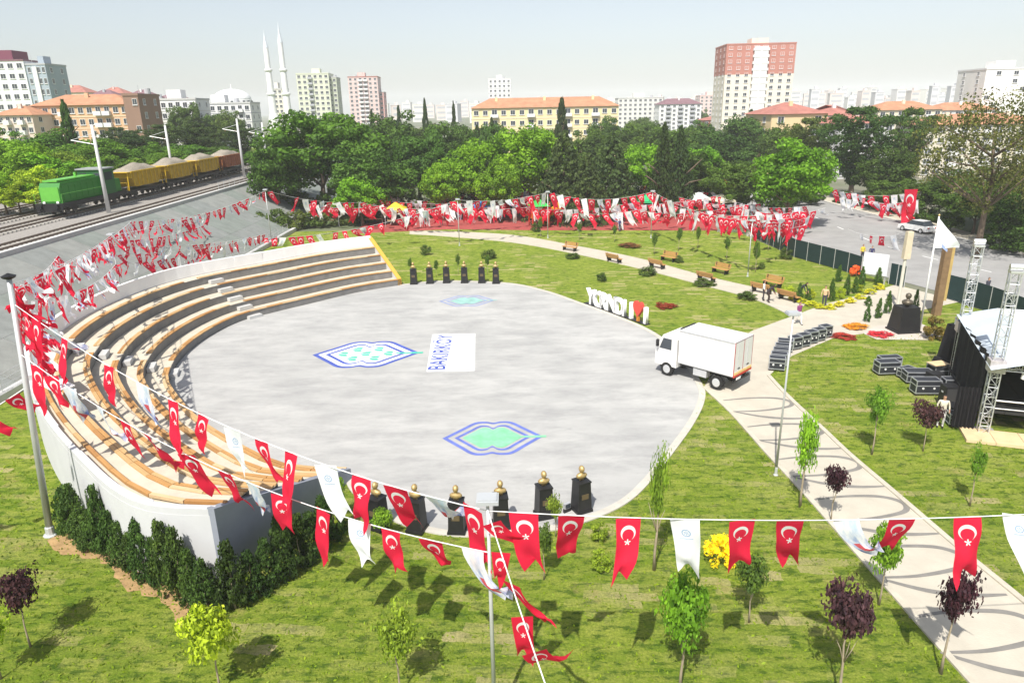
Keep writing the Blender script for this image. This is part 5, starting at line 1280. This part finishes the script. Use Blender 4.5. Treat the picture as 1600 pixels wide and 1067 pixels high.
for a in ((1432, 362, 1.9, (.78, .78, .78), 'white car at the far kerb of the street'),): car(*a)

# ------------------------------------------------------------------ people
def person_mesh(pose):
    J = {'standing': dict(hl=(.09, 0, .92), kl=(.10, -.02, .5), al=(.10, .02, .09), tl=(.11, -.14, .04), hr=(-.09, 0, .92), kr=(-.10, -.02, .5), ar=(-.11, .02, .09), tr=(-.12, -.14, .04), el=(.25, .03, 1.13), wl=(.27, -.08, .89), er=(-.25, .03, 1.13), wr=(-.26, -.1, .9)),
         'walking': dict(hl=(.09, 0, .92), kl=(.10, -.16, .52), al=(.09, -.22, .1), tl=(.09, -.38, .06), hr=(-.09, 0, .92), kr=(-.09, .06, .5), ar=(-.09, .3, .14), tr=(-.09, .2, .04), el=(.24, .12, 1.14), wl=(.24, .1, .9), er=(-.24, -.06, 1.14), wr=(-.22, -.24, .96)),
         'bending': dict(hl=(.09, .1, .88), kl=(.10, -.06, .48), al=(.10, .02, .09), tl=(.11, -.14, .04), hr=(-.09, .1, .88), kr=(-.10, -.06, .48), ar=(-.11, .02, .09), tr=(-.12, -.14, .04), el=(.24, -.38, .95), wl=(.18, -.5, .72), er=(-.24, -.38, .95), wr=(-.18, -.5, .72))}[pose]
    bend = pose == 'bending'
    pel = (0, .1, .93) if bend else (0, 0, .97); ch = (0, -.16, 1.22) if bend else (0, .01, 1.25); nk = (0, -.33, 1.36) if bend else (0, .01, 1.45); hd = (0, -.42, 1.45) if bend else (0, -.01, 1.58); tp = (0, -.47, 1.53) if bend else (0, 0, 1.7)
    sh = lambda s: (s * .18, ch[1] - (.1 if bend else 0), ch[2] + (.07 if bend else .14))
    V = [pel, ch, nk, hd, tp]; R = [(.15, .11), (.165, .115), (.055, .055), (.085, .1), (.06, .07)]; E_ = [(0, 1), (1, 2), (2, 3), (3, 4)]
    for s, q in ((1, 'l'), (-1, 'r')):
        i = len(V); V += [J['h' + q], J['k' + q], J['a' + q], J['t' + q]]; R += [(.095, .1), (.062, .065), (.042, .045), (.04, .03)]; E_ += [(0, i), (i, i + 1), (i + 1, i + 2), (i + 2, i + 3)]
        i = len(V); w_ = Vector(J['w' + q]); f = w_ + Vector((0, -.03, -.09)); th = w_ + Vector((-s * .035, -.04, -.05))
        V += [sh(s), J['e' + q], tuple(w_), tuple(f), tuple(th)]; R += [(.06, .06), (.042, .042), (.03, .026), (.022, .014), (.012, .012)]; E_ += [(1, i), (i, i + 1), (i + 1, i + 2), (i + 2, i + 3), (i + 2, i + 4)]
    me = bpy.data.meshes.new('body'); me.from_pydata(V, E_, []); o = bpy.data.objects.new('body_tmp', me); COL.objects.link(o)
    sk = o.modifiers.new('s', 'SKIN'); ss = o.modifiers.new('u', 'SUBSURF'); ss.levels = 1; ss.render_levels = 1
    for i, r in enumerate(R): me.skin_vertices[0].data[i].radius = r
    me.skin_vertices[0].data[0].use_root = True
    bpy.context.view_layer.update()
    out = bpy.data.meshes.new_from_object(o.evaluated_get(bpy.context.evaluated_depsgraph_get())); bpy.data.objects.remove(o)
    for _ in range(4): out.materials.append(DARKM)
    hdv, wl_, wr_ = Vector(hd), Vector(J['wl']), Vector(J['wr'])
    for pl in out.polygons:
        c = pl.center; mi = 1
        if (c - hdv).length < .19 and c.z > nk[2] - .02: mi = 3 if (c.z > hd[2] + .03 or c.y > hd[1] + .03) else 2
        elif min((c - wl_).length, (c - wr_).length) < .12: mi = 2
        elif c.z < pel[2] - .02: mi = 0 if c.z > .1 else 3
        pl.material_index = mi; pl.use_smooth = True
    return out
PM = {k: person_mesh(k) for k in ('standing', 'walking', 'bending')}
SKIN = M('skin', (.45, .26, .17), .6, .05, 5); HAIR = M('hair_dark', (.03, .022, .018), .6, .2, 9)
def person(p, rz, pose, top, legs, label, h=1.0, z=0.015):
    o = put('person', PM[pose], None, (p.x, p.y, z), rz, (h, h, h))
    for i, mt in enumerate((M('cloth_%02d%02d%02d' % tuple(int(v * 99) for v in legs), legs, .85, .15, 8), M('cloth_%02d%02d%02d' % tuple(int(v * 99) for v in top), top, .85, .15, 8), SKIN, HAIR)):
        o.material_slots[i].link = 'OBJECT'; o.material_slots[i].material = mt
    return tag(o, label, 'person', 'people in the park')
for x, y, rz, pose, top, legs, lab in [
    (1247, 507, .3, 'walking', (.22, .05, .16), (.70, .68, .66), 'person in a purple top and white trousers walking on the path junction'),
    (1287, 480, -.6, 'standing', (.60, .42, .25), (.05, .05, .08), 'person in a pale orange top and dark trousers by the yellow edging'),
    (1192, 470, 1.2, 'standing', (.68, .68, .70), (.05, .04, .05), 'person in white standing by the bench on the park path'),
    (1200, 473, 1.5, 'bending', (.04, .03, .04), (.06, .04, .04), 'person in black leaning over beside the bench'),
    (1500, 625, 1.0, 'walking', (.10, .03, .09), (.04, .04, .05), 'person in a dark purple shirt carrying boards beside the stage curtain'),
    (1468, 668, -.4, 'standing', (.66, .60, .50), (.55, .53, .52), 'person in pale clothes behind the purple tree near the stage'),
    (1515, 605, -.9, 'bending', (.03, .03, .035), (.03, .03, .04), 'person in black bending at the stage curtain'),
    (1408, 440, .5, 'standing', (.28, .07, .08), (.04, .04, .06), 'person in a dark red top by the fence right of the sign board'),
    (1346, 408, .2, 'standing', (.65, .50, .05), (.04, .04, .05), 'person in a yellow vest standing in the street behind the sign board'),
    (1360, 410, -.2, 'standing', (.05, .05, .12), (.03, .03, .04), 'person in dark blue standing in the street behind the sign board'),
    (1540, 465, .2, 'walking', (.05, .05, .07), (.03, .03, .04), 'person in dark clothes walking in the street behind the truss tower'),
    (1250, 470, .8, 'bending', (.04, .05, .05), (.03, .04, .05), 'person in dark clothes bending among the garden shrubs'),
    (690, 352, .2, 'standing', (.62, .64, .70), (.04, .06, .10), 'person in a pale shirt at the left of the playground'),
    (905, 362, .1, 'walking', (.60, .58, .58), (.62, .6, .6), 'person in white walking at the back of the lawn'),
    (968, 362, .5, 'standing', (.06, .05, .16), (.05, .05, .10), 'person in dark blue standing by a trunk at the back of the lawn'),
    (1225, 378, .4, 'standing', (.65, .66, .68), (.03, .03, .05), 'person in a white shirt at the street corner under the bright tree')]:
    p = G(x, y); person(p, rz, pose, top, legs, lab, rng.uniform(.98, 1.05))

# ================================================================== BUILDINGS
WHF = M('window_frame', (.70, .70, .70), .5, .03, 2)
WIN = MB()
WIN.box((0, .04, 0), (1, .06, 1), mi=1)
for s in (-1, 1): WIN.box((s * .47, -.01, 0), (.06, .1, 1), mi=0); WIN.box((0, -.01, s * .47), (.88, .1, .06), mi=0)
WIN.box((0, -.005, 0), (.04, .08, .88), mi=0); WIN.box((0, -.06, -.53), (1.12, .22, .05), mi=0)
WINM = WIN.mesh('window', [WHF, GLASS])
BALM = {}
def bal_mesh(mt):
    if mt.name not in BALM:
        mb = MB(); mb.box((0, -.55, -.06), (1, 1.1, .12)); mb.box((0, -1.08, .42), (1, .06, .84))
        for s in (-1, 1): mb.box((s * .49, -.54, .42), (.02, 1.0, .84))
        BALM[mt.name] = mb.mesh('balcony', mt)
    return BALM[mt.name]
def block(name, x0, x1, yt, Y, wall, storeys, bays, label, dep=12, rz=0.0, base=0, roof='flat', roofm=None, band=None, balc=(), balm=None, sidebays=2, topwall=None, topfrom=99, group='apartment buildings', cat='building', win=(1.5, 1.4), hut=True, skipw=0.0):
    a, b = AT(x0, yt, Y), AT(x1, yt, Y); wd = (b - a).length / max(.5, math.cos(rz)); H = (a.z + b.z) / 2 - base
    t = thing(name, (a.x, Y, base), rz, label, cat, group)
    eave = H if roof == 'flat' else H - min(3.2, H * .16)
    fh = eave / storeys; R = random.Random(int(x0 * 3 + Y))
    zt = topfrom * fh
    mb = MB(); mb.box((wd / 2, dep / 2, min(eave, zt) / 2), (wd, dep, min(eave, zt))); mb.build('wall', wall, t)
    if topfrom < storeys: mb = MB(); mb.box((wd / 2, dep / 2, (eave + zt) / 2), (wd + .1, dep + .1, eave - zt)); mb.build('upper_wall', topwall, t)
    if band:
        for k in range(1, storeys): MB().box((wd / 2, dep / 2, k * fh), (wd + .16, dep + .16, .22)).build('floor_band', band, t)
    if roof == 'flat':
        mb = MB(); mb.box((wd / 2, dep / 2, eave + .25), (wd + .3, dep + .3, .5)); mb.build('roof', roofm or CONC, t)
        for q in range(max(1, int(wd / 14))):
            xq = wd * R.uniform(.08, .92); MB().cyl((xq, dep * .3, eave + .5), (xq, dep * .3, eave + R.uniform(2, 3.6)), .06, n=5).build('aerial', STEEL, t)
            xq = wd * R.uniform(.08, .92); MB().cyl((xq, dep * .55, eave + .5), (xq, dep * .55, eave + 1.7), .7, n=10).build('water_tank', WHITEP if q % 2 else GRY, t)
        if hut: MB().box((wd * R.uniform(.3, .6), dep * .5, eave + 1.6), (wd * .25, dep * .35, 2.4)).build('stair_hut', wall, t)
    else:
        o = .5; rh = H - eave; V = [(-o, -o, eave), (wd + o, -o, eave), (wd + o, dep + o, eave), (-o, dep + o, eave), (dep * .42, dep / 2, eave + rh), (wd - dep * .42, dep / 2, eave + rh)]
        if roof == 'gable': V[4] = (-o, dep / 2, eave + rh); V[5] = (wd + o, dep / 2, eave + rh)
        mb = MB(); mb.add(V, [(0, 1, 5, 4), (1, 2, 5), (2, 3, 4, 5), (3, 0, 4), (3, 2, 1, 0)]); rf = mb.build('roof', roofm, t)
        for q in range(max(1, int(wd / 12))):
            x = wd * (q + .5) / max(1, int(wd / 12)); MB().box((x, dep * .35, eave + rh * .8), (.8, .6, 1.6)).build('chimney', wall, t)
    ww = min(win[0], wd / bays * .62); wh = min(win[1], fh * .52)
    for k in range(storeys):
        z = k * fh + fh * .55
        for i in range(bays):
            x = wd * (i + .5) / bays
            if R.random() < skipw: continue
            if i in balc and k > 0:
                put('balcony', bal_mesh(balm or WHITEP), t, (x, 0, z - fh * .42), 0, (wd / bays * .86, 1, 1)); put('window', WINM, t, (x, -.02, z), 0, (wd / bays * .6, 1, fh * .6)); continue
            put('window', WINM, t, (x, -.02, z), 0, (ww, 1, wh))
        for s in range(sidebays):
            yy = dep * (s + .5) / sidebays
            if pix(t.location)[0] < 800: put('window', WINM, t, (wd + .02, yy, z), math.pi / 2, (min(1.3, dep / sidebays * .5), 1, wh))
            else: put('window', WINM, t, (-.02, yy, z), -math.pi / 2, (min(1.3, dep / sidebays * .5), 1, wh))
    return t, wd, H, dep
def wm(n, c): return M('wall_' + n, c, .85, .07, .25)
RT = M('roof_tile_orange', (.44, .22, .13), .85, .25, .5, world=True); RTR = M('roof_tile_red', (.38, .16, .13), .85, .25, .5, world=True); RTP = M('roof_purple', (.20, .11, .13), .8, .2, .5)
WHT, CRM, YLW, ORG, PNK = wm('white', (.70, .70, .70)), wm('cream', (.70, .62, .48)), wm('yellow', (.72, .61, .36)), wm('orange', (.64, .41, .26)), wm('pink', (.66, .50, .47))
GRY, BRN, GRN2, REDW = wm('grey', (.42, .43, .46)), wm('brown', (.27, .17, .13)), wm('greenish', (.62, .64, .52)), wm('brickred', (.46, .20, .16))
# left
t, wd, H, dep = block('clinic_building', -22, 34, 96, 235, wm('bright', (.76, .78, .80)), 9, 4, 'white high building with a purple top floor at the left edge', 12, .05, 5, 'flat', RTP, None, win=(2.6, 2.2))
MB().box((wd * .35, dep / 2, H + 1.7), (wd * .6, dep * .7, 3.2)).build('top_floor', wm('plum', (.20, .06, .10)), t)
t, wd, H, dep = block('glass_building', 33, 70, 102, 236, wm('blueglass', (.34, .40, .46)), 8, 5, 'blue-grey glazed building with a white wedge, right of the white high building', 11, .0, 5, 'flat', GRY, None, win=(1.3, 2.6))
MB().box((wd * .55, -.3, H * .78), (wd * .2, .5, H * .4), top=.9).build('white_wedge', WHT, t)
block('apartment_building', -20, 46, 165, 165, wm('blush', (.68, .56, .50)), 5, 6, 'low pinkish apartment block with orange roof at the left edge', 11, 0, 5, 'hip', RT, None, (2, 4), WHT)
t, wd, H, dep = block('apartment_building', 44, 192, 147, 172, ORG, 5, 11, 'orange apartment block with a tiled roof beyond the railway woods', 12, .06, 5, 'hip', RT, wm('peach', (.72, .52, .38)), (3, 7, 8), WHT, sidebays=0)
block('apartment_building', 191, 214, 150, 170, BRN, 5, 2, 'narrow brown blank-sided block at the end of the orange apartments', 12, .06, 5, 'flat', BRN, None, skipw=.5, hut=False)
block('apartment_building', 214, 302, 157, 205, WHT, 5, 8, 'white apartment block between the brown gable and the mosque', 12, .08, 5, 'flat', CONC, wm('offwhite', (.62, .60, .57)), (2, 5), GRY)
block('apartment_building', 304, 388, 163, 225, WHT, 5, 8, 'white apartment block in front of the mosque dome', 12, .08, 5, 'flat', CONC, GRY, (1, 6), WHT)
for i, (x0, x1, yt, Y, wl, rf, lab) in enumerate([(75, 130, 133, 330, CRM, RTR, 'cream house behind the orange block'), (128, 178, 140, 300, GRY, RTP, 'grey house with a dark roof behind the orange block'), (150, 190, 136, 380, PNK, RTR, 'pink house with a red roof behind the orange block'), (190, 235, 140, 330, WHT, RTP, 'white house behind the brown gable'), (232, 290, 148, 340, CRM, RTP, 'cream house behind the white apartments')]):
    block('apartment_building', x0, x1, yt, Y, wl, 6, 5, lab, 12, .05, 5, 'hip', rf)
# mosque
MW = wm('mosque', (.76, .76, .77)); LEAD = M('lead_grey', (.62, .66, .72), .5, .08, 1)
c = AT(358, 182, 300); t = thing('mosque', (c.x, 300, 5), 0, 'white mosque with a large dome and two slender minarets', 'mosque')
zt = lambda y: AT(358, y, 300).z - 5
s = depth(c) / FPX; z0 = zt(165)
mb = MB(); mb.box((0, 6, z0 / 2), (62 * s, 18, z0)); mb.build('prayer_hall', MW, t)
R_ = 29 * s
mb = MB(); mb.lathe([(R_ * 1.02, z0), (R_ * 1.02, z0 + 2.0), (R_, z0 + 2.1)], (0, 6, 0), 28); mb.build('drum', MW, t)
for i in range(20):
    a = 2 * math.pi * i / 20; MB().box((R_ * 1.03 * math.cos(a), 6 + R_ * 1.03 * math.sin(a), z0 + 1.1), (.9, .3, 1.2), a + math.pi / 2).build('drum_window', GLASS, t)
hd_ = zt(139) - z0 - 2
mb = MB(); mb.lathe([(R_ * math.cos(a), z0 + 2.05 + hd_ * math.sin(a)) for a in [i * math.pi / 2 / 12 for i in range(12)]] + [(.15, z0 + 2.05 + hd_), (.05, z0 + 4 + hd_)], (0, 6, 0), 28); mb.build('dome', M('dome_white', (.78, .79, .80), .5, .03, 1), t, smooth=True)
for (x, ytip, ysp) in ((418, 45, 74), (441, 32, 66)):
    b_ = AT(x + 6, 190, 300); lx = b_.x - c.x; z_ = lambda y: AT(x, y, 300).z - 5
    prof = [(2.2, 0), (2.2, 8), (1.5, 10), (1.35, z_(150)), (1.8, z_(148)), (1.8, z_(146)), (1.25, z_(145)), (1.15, z_(112)), (1.6, z_(110)), (1.6, z_(108)), (1.05, z_(107)), (1.0, z_(ysp))]
    mn = MB(); mn.lathe(prof, (lx, 4, 0), 14); mn = mn.build('minaret', MW, t, smooth=False)
    MB().lathe([(1.1, z_(ysp)), (.5, z_((ysp * .6 + ytip * .4))), (.12, z_(ytip + 4)), (.04, z_(ytip))], (lx, 4, 0), 12).build('spire', LEAD, mn)
block('apartment_building', 419, 440, 140, 320, wm('sandwhite', (.70, .67, .58)), 10, 3, 'narrow pale block between the two minarets', 10, 0, 5, win=(1.6, 1.6))
# centre
block('apartment_tower', 462, 512, 116, 380, GRN2, 13, 6, 'pale greenish apartment tower right of the minarets', 16, .08, 0, 'flat', GRN2, None, (2,), GRY, sidebays=3)
block('apartment_tower', 511, 525, 122, 384, wm('sage', (.50, .53, .42)), 13, 2, 'narrow sage side wing of the pale tower', 14, .08, 0, 'flat', hut=False)
block('apartment_tower', 543, 589, 121, 450, PNK, 14, 6, 'pinkish white apartment tower with a lower pink wing', 16, .05, 0, 'flat', RTR, WHT, (2, 3), WHT, sidebays=2)
block('apartment_building', 584, 599, 145, 455, wm('rose', (.58, .34, .32)), 10, 2, 'low rose-coloured wing beside the pinkish tower', 14, .05, 0, hut=False)
block('apartment_tower', 763, 798, 124, 520, WHT, 11, 5, 'plain white apartment tower behind the yellow block', 14, 0, 0, 'flat', WHT, GRY)
t, wd, H, dep = block('apartment_building', 736, 966, 152, 228, YLW, 5, 16, 'long yellow apartment block with an orange tiled roof behind the tree belt', 13, -.03, 0, 'hip', RT, CRM, (2, 6, 10, 13), WHT)
block('apartment_building', 966, 1036, 154, 420, wm('pale', (.66, .66, .62)), 8, 9, 'pale slab block right of the yellow building', 13, 0, 0, 'flat', CONC, WHT)
block('apartment_building', 1031, 1097, 154, 400, WHT, 7, 7, 'white block with a purple-brown roof left of the red tower', 13, 0, 0, 'hip', RTP, None, (1, 3, 5), GRY)
block('apartment_building', 1094, 1136, 150, 520, PNK, 9, 6, 'hazy pink block left of the red-topped tower', 13, 0, 0, 'flat', PNK, WHT)
block('apartment_building', 1100, 1136, 182, 330, RTR, 3, 4, 'low red building under the red-topped tower', 12, 0, 0, 'hip', RTR)
t, wd, H, dep = block('apartment_tower', 1136, 1242, 70, 300, wm('ivory', (.72, .66, .56)), 15, 8, 'tall cream apartment tower with a brick-red top', 20, -.06, 0, 'flat', REDW, None, (3, 4), WHT, sidebays=3, topwall=REDW, topfrom=10.6)
MB().box((wd * .5, -.6, H * .49), (wd * .2, .8, H * .98)).build('centre_bay', WHT, t)
# right
block('apartment_building', 1208, 1300, 160, 165, wm('sand', (.70, .54, .32)), 5, 3, 'cream gable-ended block behind the olive pine', 14, .1, 0, 'hip', RTR, None, skipw=.55)
block('apartment_building', 1294, 1345, 164, 175, WHT, 5, 4, 'white block with a red roof between the cream block and the cedar', 12, .1, 0, 'hip', RTR, None, (1,), GRY)
block('apartment_building', 1318, 1408, 176, 150, wm('lightgrey', (.62, .62, .62)), 5, 5, 'grey-white apartment house with balconies behind the cedar', 12, .15, 0, 'hip', RTR, None, (1, 3), WHT)
block('apartment_building', 1375, 1475, 158, 215, CRM, 5, 7, 'cream block with an orange roof behind the pines', 13, 0, 0, 'hip', RT, None, (2, 5), WHT)
block('apartment_building', 1465, 1560, 160, 230, WHT, 5, 7, 'white block with an orange roof behind the half-bare tree', 13, -.05, 0, 'hip', RT, None, (2, 4), GRY)
block('apartment_building', 1450, 1640, 178, 150, wm('ecru', (.62, .57, .47)), 5, 11, 'long low-roofed block behind the half-bare tree at the right', 13, -.05, 0, 'hip', RT, None, (2, 5, 8), WHT)
t, wd, H, dep = block('apartment_building', 1542, 1660, 108, 235, wm('clean', (.76, .75, .72)), 10, 9, 'tall plain white building at the right edge', 16, -.05, 0, 'flat', WHT, None, skipw=.6)
# hazy skyline
SKY = [wm('sky_%s' % n, c) for n, c in (('a', (.70, .68, .66)), ('b', (.66, .58, .54)), ('c', (.72, .70, .64)), ('d', (.60, .60, .62)))]
R = random.Random(5)
xs_ = list(range(1240, 1560, 11)) + list(range(60, 330, 16)) + list(range(600, 760, 18)) + list(range(960, 1136, 14)) + list(range(798, 960, 22))
for i, x in enumerate(xs_):
    Y = R.uniform(750, 1400); w_ = R.uniform(9, 20); yh = 168.5 - (x - 800) * .0201
    yt = yh - R.uniform(2, 20 if x > 1200 else 12)
    a = AT(x, yt, Y); wd = w_ * depth(a) / FPX; H = a.z; wl = R.choice(SKY)
    t = thing('distant_block', (a.x, Y, 0), R.uniform(-.3, .3), None, 'building', 'distant skyline blocks')
    mb = MB(); mb.box((0, 0, H / 2), (wd, 14, H)); mb.box((0, 0, H + .4), (wd + .6, 14.6, .8)); mb.build('wall', wl, t)
    MB().box((wd * .1, 0, H + 2), (wd * .3, 6, 3)).build('stair_hut', wl, t)
    fl_ = max(3, int(H / 6))
    for k in range(fl_): MB().box((0, -7.03, H * (k + .55) / fl_), (wd * .8, .1, H / fl_ * .4)).build('window_band', GRY, t)
    row(t, 'small pale block on the hazy skyline')
# trees scattered between the far buildings
for i in range(46):
    x = R.uniform(-60, 1660); Y = R.uniform(190, 420); base = 5 if x < 400 else 0
    c = AT(x, 190, Y); h = R.uniform(9, 14)
    plant('leafy_tree', 'broad', (c.x, Y, base), R.uniform(9, 14), h, (.05, .085, .03), 'leafy tree among the far buildings', 'tree', 'trees among the far buildings')

# ------------------------------------------------------------------ blades standing up out of the near turf
def inside(P, poly):
    x, y = P[:, 0], P[:, 1]; r = np.zeros(len(P), bool); n_ = len(poly)
    for i in range(n_):
        x0, y0 = poly[i]; x1, y1 = poly[(i + 1) % n_]
        c_ = ((y0 > y) != (y1 > y)) & (x < (x1 - x0) * (y - y0) / (y1 - y0 + 1e-12) + x0); r ^= c_
    return r
NR = np.random.RandomState(3); n_ = 36000
Pg = np.stack([NR.uniform(-24, 30, n_), 13 + 34 * NR.uniform(0, 1, n_) ** 1.35], 1)
bad = inside(Pg, [(p.x, p.y) for p in off(WT + .3)] + [(p.x, p.y) for p in rim_s[::-1]]) | inside(Pg, [(p.x, p.y) for p in inner[:-1]] + [(p.x, p.y) for p in rim_s[:-1]])
bad |= inside(Pg, [tuple(v.co[:2]) for v in path.data.vertices]) | inside(Pg, [(21, 30), (23, 30), (33, 26), (36, 34), (25, 39)])
Pg = Pg[~bad]; n_ = len(Pg)
Cg = np.concatenate([Pg, np.full((n_, 1), .03)], 1); Ng = NR.normal(size=(n_, 3)); Ng[:, 2] *= .35
lvg = np.clip(.5 + NR.normal(size=n_) * .16, 0, 1)
gm = quad_mesh('grass_blades', Cg, Ng, NR.uniform(.035, .085, n_), lvg, FOL, .45, NR)
o = put('grass', gm); o.color = (.125, .175, .02, 1); tag(o, 'short tufts of grass standing on the near lawn', 'grass', kind='stuff')

# ================================================================== HAZE
hz = MB().box((0, 1950, 46), (7400, 4700, 96)).build('haze', [], None); hz['kind'] = 'stuff'
hm = bpy.data.materials.new('haze_air'); hm.use_nodes = True; ht = hm.node_tree; ht.nodes.remove(ht.nodes['Principled BSDF'])
pv_ = ht.nodes.new('ShaderNodeVolumePrincipled'); pv_.inputs['Color'].default_value = (.95, .97, 1, 1); pv_.inputs['Density'].default_value = .00028; pv_.inputs['Anisotropy'].default_value = -.3
ht.links.new(pv_.outputs[0], ht.nodes['Material Output'].inputs['Volume']); hz.data.materials.append(hm)
name_rows()
